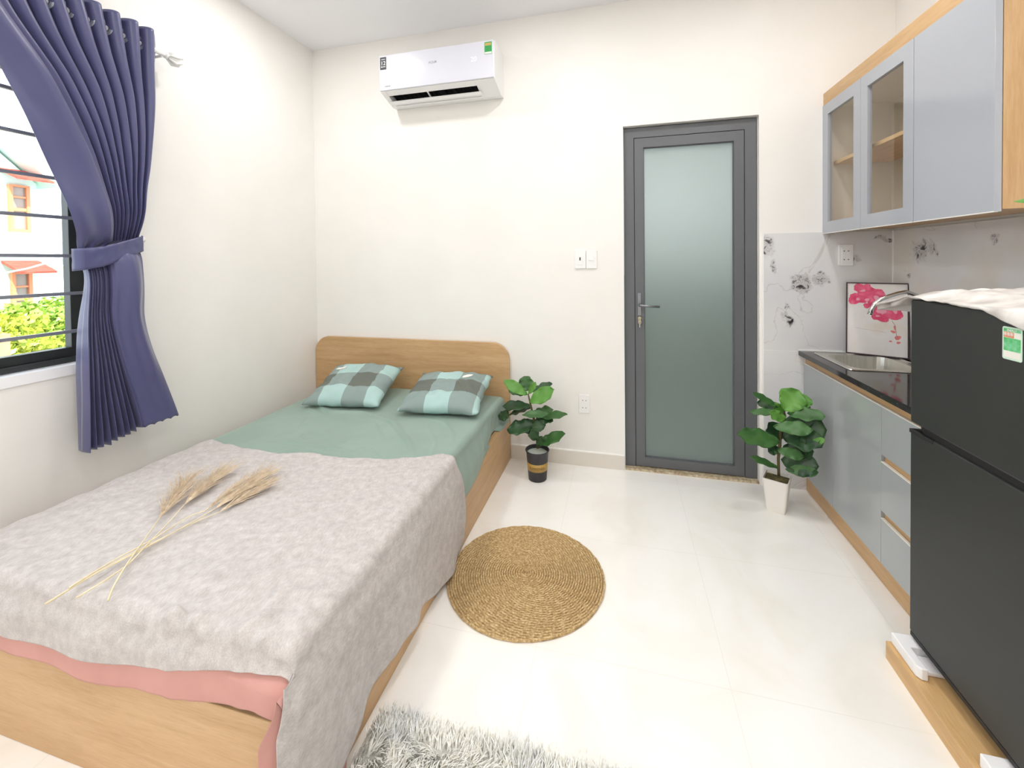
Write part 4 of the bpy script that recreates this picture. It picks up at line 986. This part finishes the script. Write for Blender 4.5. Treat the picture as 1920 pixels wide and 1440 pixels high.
# flower on top of the fridge (only its tips reach the picture)
vs=empty('flower_vase',(1.02,1.13,1.215),'small vase of artificial pink flowers on top of the fridge','vase')
MB().lathe([(.028,0),(.036,.02),(.034,.07),(.020,.10),(.024,.115)],(1.02,1.13,1.213),24).go('vase_body',mat('white_ceramic',(238,234,228)),vs,smooth=True)
MB().tube([(1.02,1.13,1.30),(1.0,1.14,1.40),(.965,1.15,1.455)],.0025,6).tube([(1.02,1.13,1.30),(1.03,1.11,1.42),(1.05,1.10,1.50)],.0025,6).go('flower_stems',lm[1],vs)
fl=MB();
for c0 in((.958,1.152,1.474),(1.05,1.10,1.51)):
    for k in range(8):
        t=2*PI*k/8;leaf_into(fl,c0,(c0[0]+.026*math.cos(t),c0[1]+.018*math.sin(t),c0[2]+.012*math.sin(t*2)+.006),.022,(0,0,1))
fl.go('blossoms',mat('pink_blossom',(240,150,150),.6),vs,smooth=True)
fl=MB();leaf_into(fl,(1.0,1.14,1.40),at(1909,371,'y',1.17),.022,(-.3,-.8,.5));leaf_into(fl,(1.03,1.11,1.40),(1.09,1.09,1.44),.03,(0,-.8,.5));fl.go('flower_leaves',lm[2],vs,smooth=True)
# ================================================================= OUTSIDE
m_mint=mat('mint_render',(198,226,216),.8);m_roof=noisemat('red_roof_tiles',[(.4,(186,62,48)),(.6,(212,84,66))],(30,2,2),3,rough=.8)
m_or=mat('orange_window_paint',(212,138,98),.6);m_pane=mat('window_pane_dark',(150,140,132),.2)
tag(B((-40,-20,-3.2),(XL-1.2,30,-3.1)).go('ground',m_ground),kind='structure')
HX=-9.0
hs=empty('neighbour_house',(HX-2,3.2,-3.1),'mint green house with red window awnings seen through the window','house')
MB().prism([(2.2,-3.1),(4.62,-3.1),(4.62,2.62),(3.6,3.65),(2.2,2.6)],'x',HX-4,HX).go('house_wall',m_mint,hs)
MB().prism([(4.72,2.56),(3.6,3.72),(2.1,2.6),(2.1,2.68),(3.6,3.84),(4.76,2.62)],'x',HX-4,HX+.3).go('house_roof',m_mint,hs)
for z0,z1,za in((1.83,2.56,2.60),(.45,1.22,1.20)):
    f=MB().box((HX,4.325,z0),(HX+.06,4.475,z0+.05)).box((HX,4.325,z1-.03),(HX+.06,4.475,z1)).box((HX,4.285,z0),(HX+.06,4.325,z1)).box((HX,4.475,z0),(HX+.06,4.515,z1)).box((HX,4.325,z0+.33),(HX+.05,4.475,z0+.38)).box((HX,4.325,z0+.53),(HX+.05,4.475,z0+.56)).go('house_window',m_or,hs)
    MB().box((HX-.0,4.325,z0+.05),(HX+.02,4.475,z1-.03)).go('window_glass',m_pane,f)
    MB().box((HX,4.27,z0-.03),(HX+.08,4.53,z0)).go('window_ledge',mat('pale_ledge',(236,238,232),.7),f)
    MB().prism([(HX,za+.16),(HX+.42,za+.0),(HX+.42,za+.03),(HX,za+.20)],'y',4.20,4.62).go('awning',m_roof,hs)
h2=empty('pale_building',(-13,7.6,-3.1),'cream block of flats with shutters behind the mint green house','building')
m_cream=mat('cream_render',(232,224,200),.8)
MB().box((-16,6.3,-3.1),(-12.5,12,2.3)).go('building_wall',m_cream,h2)
MB().box((-16.1,6.2,2.3),(-12.3,12.1,2.42)).go('building_parapet',m_mint,h2)
for y,z in((6.55,.25),(7.15,.25),(7.8,.25),(6.6,1.3),(7.3,1.3)):
    q=MB().box((-12.5,y,z),(-12.42,y+.32,z+.62));f=q.go('building_window',mat('white_shutter_paint',(240,242,238),.6),h2)
    MB().box((-12.42,y+.05,z+.05),(-12.40,y+.14,z+.57)).box((-12.42,y+.18,z+.05),(-12.40,y+.27,z+.57)).go('shutter',mat('grey_shutter',(150,156,160),.6),f)
# shrubs: leafy crowns
m_bush=leafmat('yellow_green_leaf',(150,176,64),(206,208,84));m_bush2=leafmat('fresh_green_leaf',(120,160,60),(172,196,84))
def shrub(cx_,cy_,cz,r,n,m,label,seed):
    rg=random.Random(seed);root=empty('garden_shrub',(cx_,cy_,-3.1),label,'shrub','shrubs outside the window')
    V=[];Fc=[]
    for k in range(n):
        th=rg.uniform(0,2*PI);ph=math.acos(rg.uniform(-.6,1));rr_=r*(.75+.3*rg.random())*(1+.3*nz(th*2,ph*2,seed))
        p=Vector((cx_+rr_*math.sin(ph)*math.cos(th),cy_+rr_*1.15*math.sin(ph)*math.sin(th),cz+rr_*.75*math.cos(ph)))
        a=Vector((rg.gauss(0,1),rg.gauss(0,1),rg.gauss(0,1))).normalized();b=a.orthogonal().normalized();s=rg.uniform(.03,.06)
        i=len(V);V+=[tuple(p-a*s),tuple(p+b*s*.5),tuple(p+a*s),tuple(p-b*s*.5)];Fc.append((i,i+1,i+2,i+3))
    obj('foliage',V,Fc,m,root)
    MB().tube([(cx_,cy_,-3.1),(cx_+.05,cy_,-1.5),(cx_,cy_+.05,cz)],[.08,.06,.03],8).go('trunk',mat('bark',(110,90,70),.9),root)
shrub(-7.4,3.35,.35,.50,2600,m_bush,'yellow green garden shrub below the awnings',1)
shrub(-7.6,3.95,.42,.52,2600,m_bush2,'fresher green garden shrub at the right of the yellow one',2)
shrub(-7.9,4.5,.20,.45,1800,m_bush,'small garden shrub nearest the dark window frame',3)
gw=tag(B((-6.6,1.9,-3.1),(-6.5,3.085,.57)).go('garden_wall',noisemat('terracotta_render',[(.4,(206,128,92)),(.6,(222,146,108))],ns=5,rough=.9)),'orange terracotta garden wall outside at the lower left of the window','wall')
tag(MB().tube([(-8.6,3.6,1.10),(-8.2,4.1,1.28),(-7.8,4.8,1.62)],.012,6).go('overhead_cable',mat('cable_white',(220,220,220),.6)),'thin pale cable slanting in front of the mint house','cable')
# ================================================================= LIGHT
def area(name,loc,size,energy,color=(1,1,1),rot=(0,0,0),shape='DISK',sy=None):
    l=bpy.data.lights.new(name,'AREA');l.shape=shape;l.size=size;l.energy=energy;l.color=color
    if sy:l.size_y=sy
    o=bpy.data.objects.new(name,l);col.objects.link(o);o.location=loc;o.rotation_euler=rot;return o
m_lamp=bpy.data.materials.new('lamp_diffuser');m_lamp.use_nodes=True;q=m_lamp.node_tree.nodes['Principled BSDF'];q.inputs['Emission Color'].default_value=(1,.98,.94,1);q.inputs['Emission Strength'].default_value=6
lamps=[(-1.6,1.85,'over the bed near the curtain'),(-.35,1.80,'over the jute rug'),(.72,1.75,'between door and wall cabinet'),(-1.5,.2,'added as unseen fill over the foot of the bed'),(-.35,.2,'added as unseen fill over the shaggy rug'),(.72,.2,'added as unseen fill beside the fridge'),(-1.4,-1.2,'added as unseen fill at the far left behind the bed'),(.5,-1.2,'added as unseen fill at the far right behind the fridge')]  # rows over and behind the camera are unseen fill, added to even the light
proto=None
for x,y,t in lamps:
    if proto is None:
        r=empty('ceiling_light',(x,y,ZC))
        MB().lathe([(.075,-.012),(.085,-.010),(.088,0)],(0,0,0),32).go('light_housing',m_white,r,local=True)
        MB().lathe([(.070,-.0135),(.070,-.0122)],(0,0,0),32).go('diffuser',m_lamp,r,local=True)
        proto=r
    else:
        r=copy_tree(proto);r.location=(x,y,ZC)
    tag(r,'round white ceiling light '+t,'ceiling light','round ceiling lights')
    area('lamp',(x,y,ZC-.016),.14,8.1 if y>1 else (10.2 if y>0 else 13),(1,.985,.965))
# unseen light in the bathroom, added to brighten the frosted pane from above
area('bathroom_fill',(.4,3.15,2.55),.3,30,(1,1,1))
# sun on the neighbours (comes from behind this building)
sl=bpy.data.lights.new('sun','SUN');sl.energy=9.5;sl.angle=.02;sl.color=(1,.96,.88);so=bpy.data.objects.new('sun',sl);col.objects.link(so)
so.rotation_euler=Vector((-.75,.35,-.75)).to_track_quat('-Z','Y').to_euler()
# sky
wd=bpy.data.worlds.new('sky');sc.world=wd;wd.use_nodes=True;nt=wd.node_tree;bg=nt.nodes['Background']
bg.inputs['Color'].default_value=(.86,.93,1,1);bg.inputs['Strength'].default_value=4.2
# ================================================================= RENDER LOOK
vs_=sc.view_settings;sc.display_settings.display_device='sRGB';vs_.view_transform='Standard';vs_.look='None';vs_.gamma=1;vs_.use_curve_mapping=False
vs_.exposure=-0.13
sc.cycles.max_bounces=10;sc.cycles.diffuse_bounces=6;sc.cycles.sample_clamp_indirect=6
sc.cycles.caustics_reflective=False;sc.cycles.caustics_refractive=False
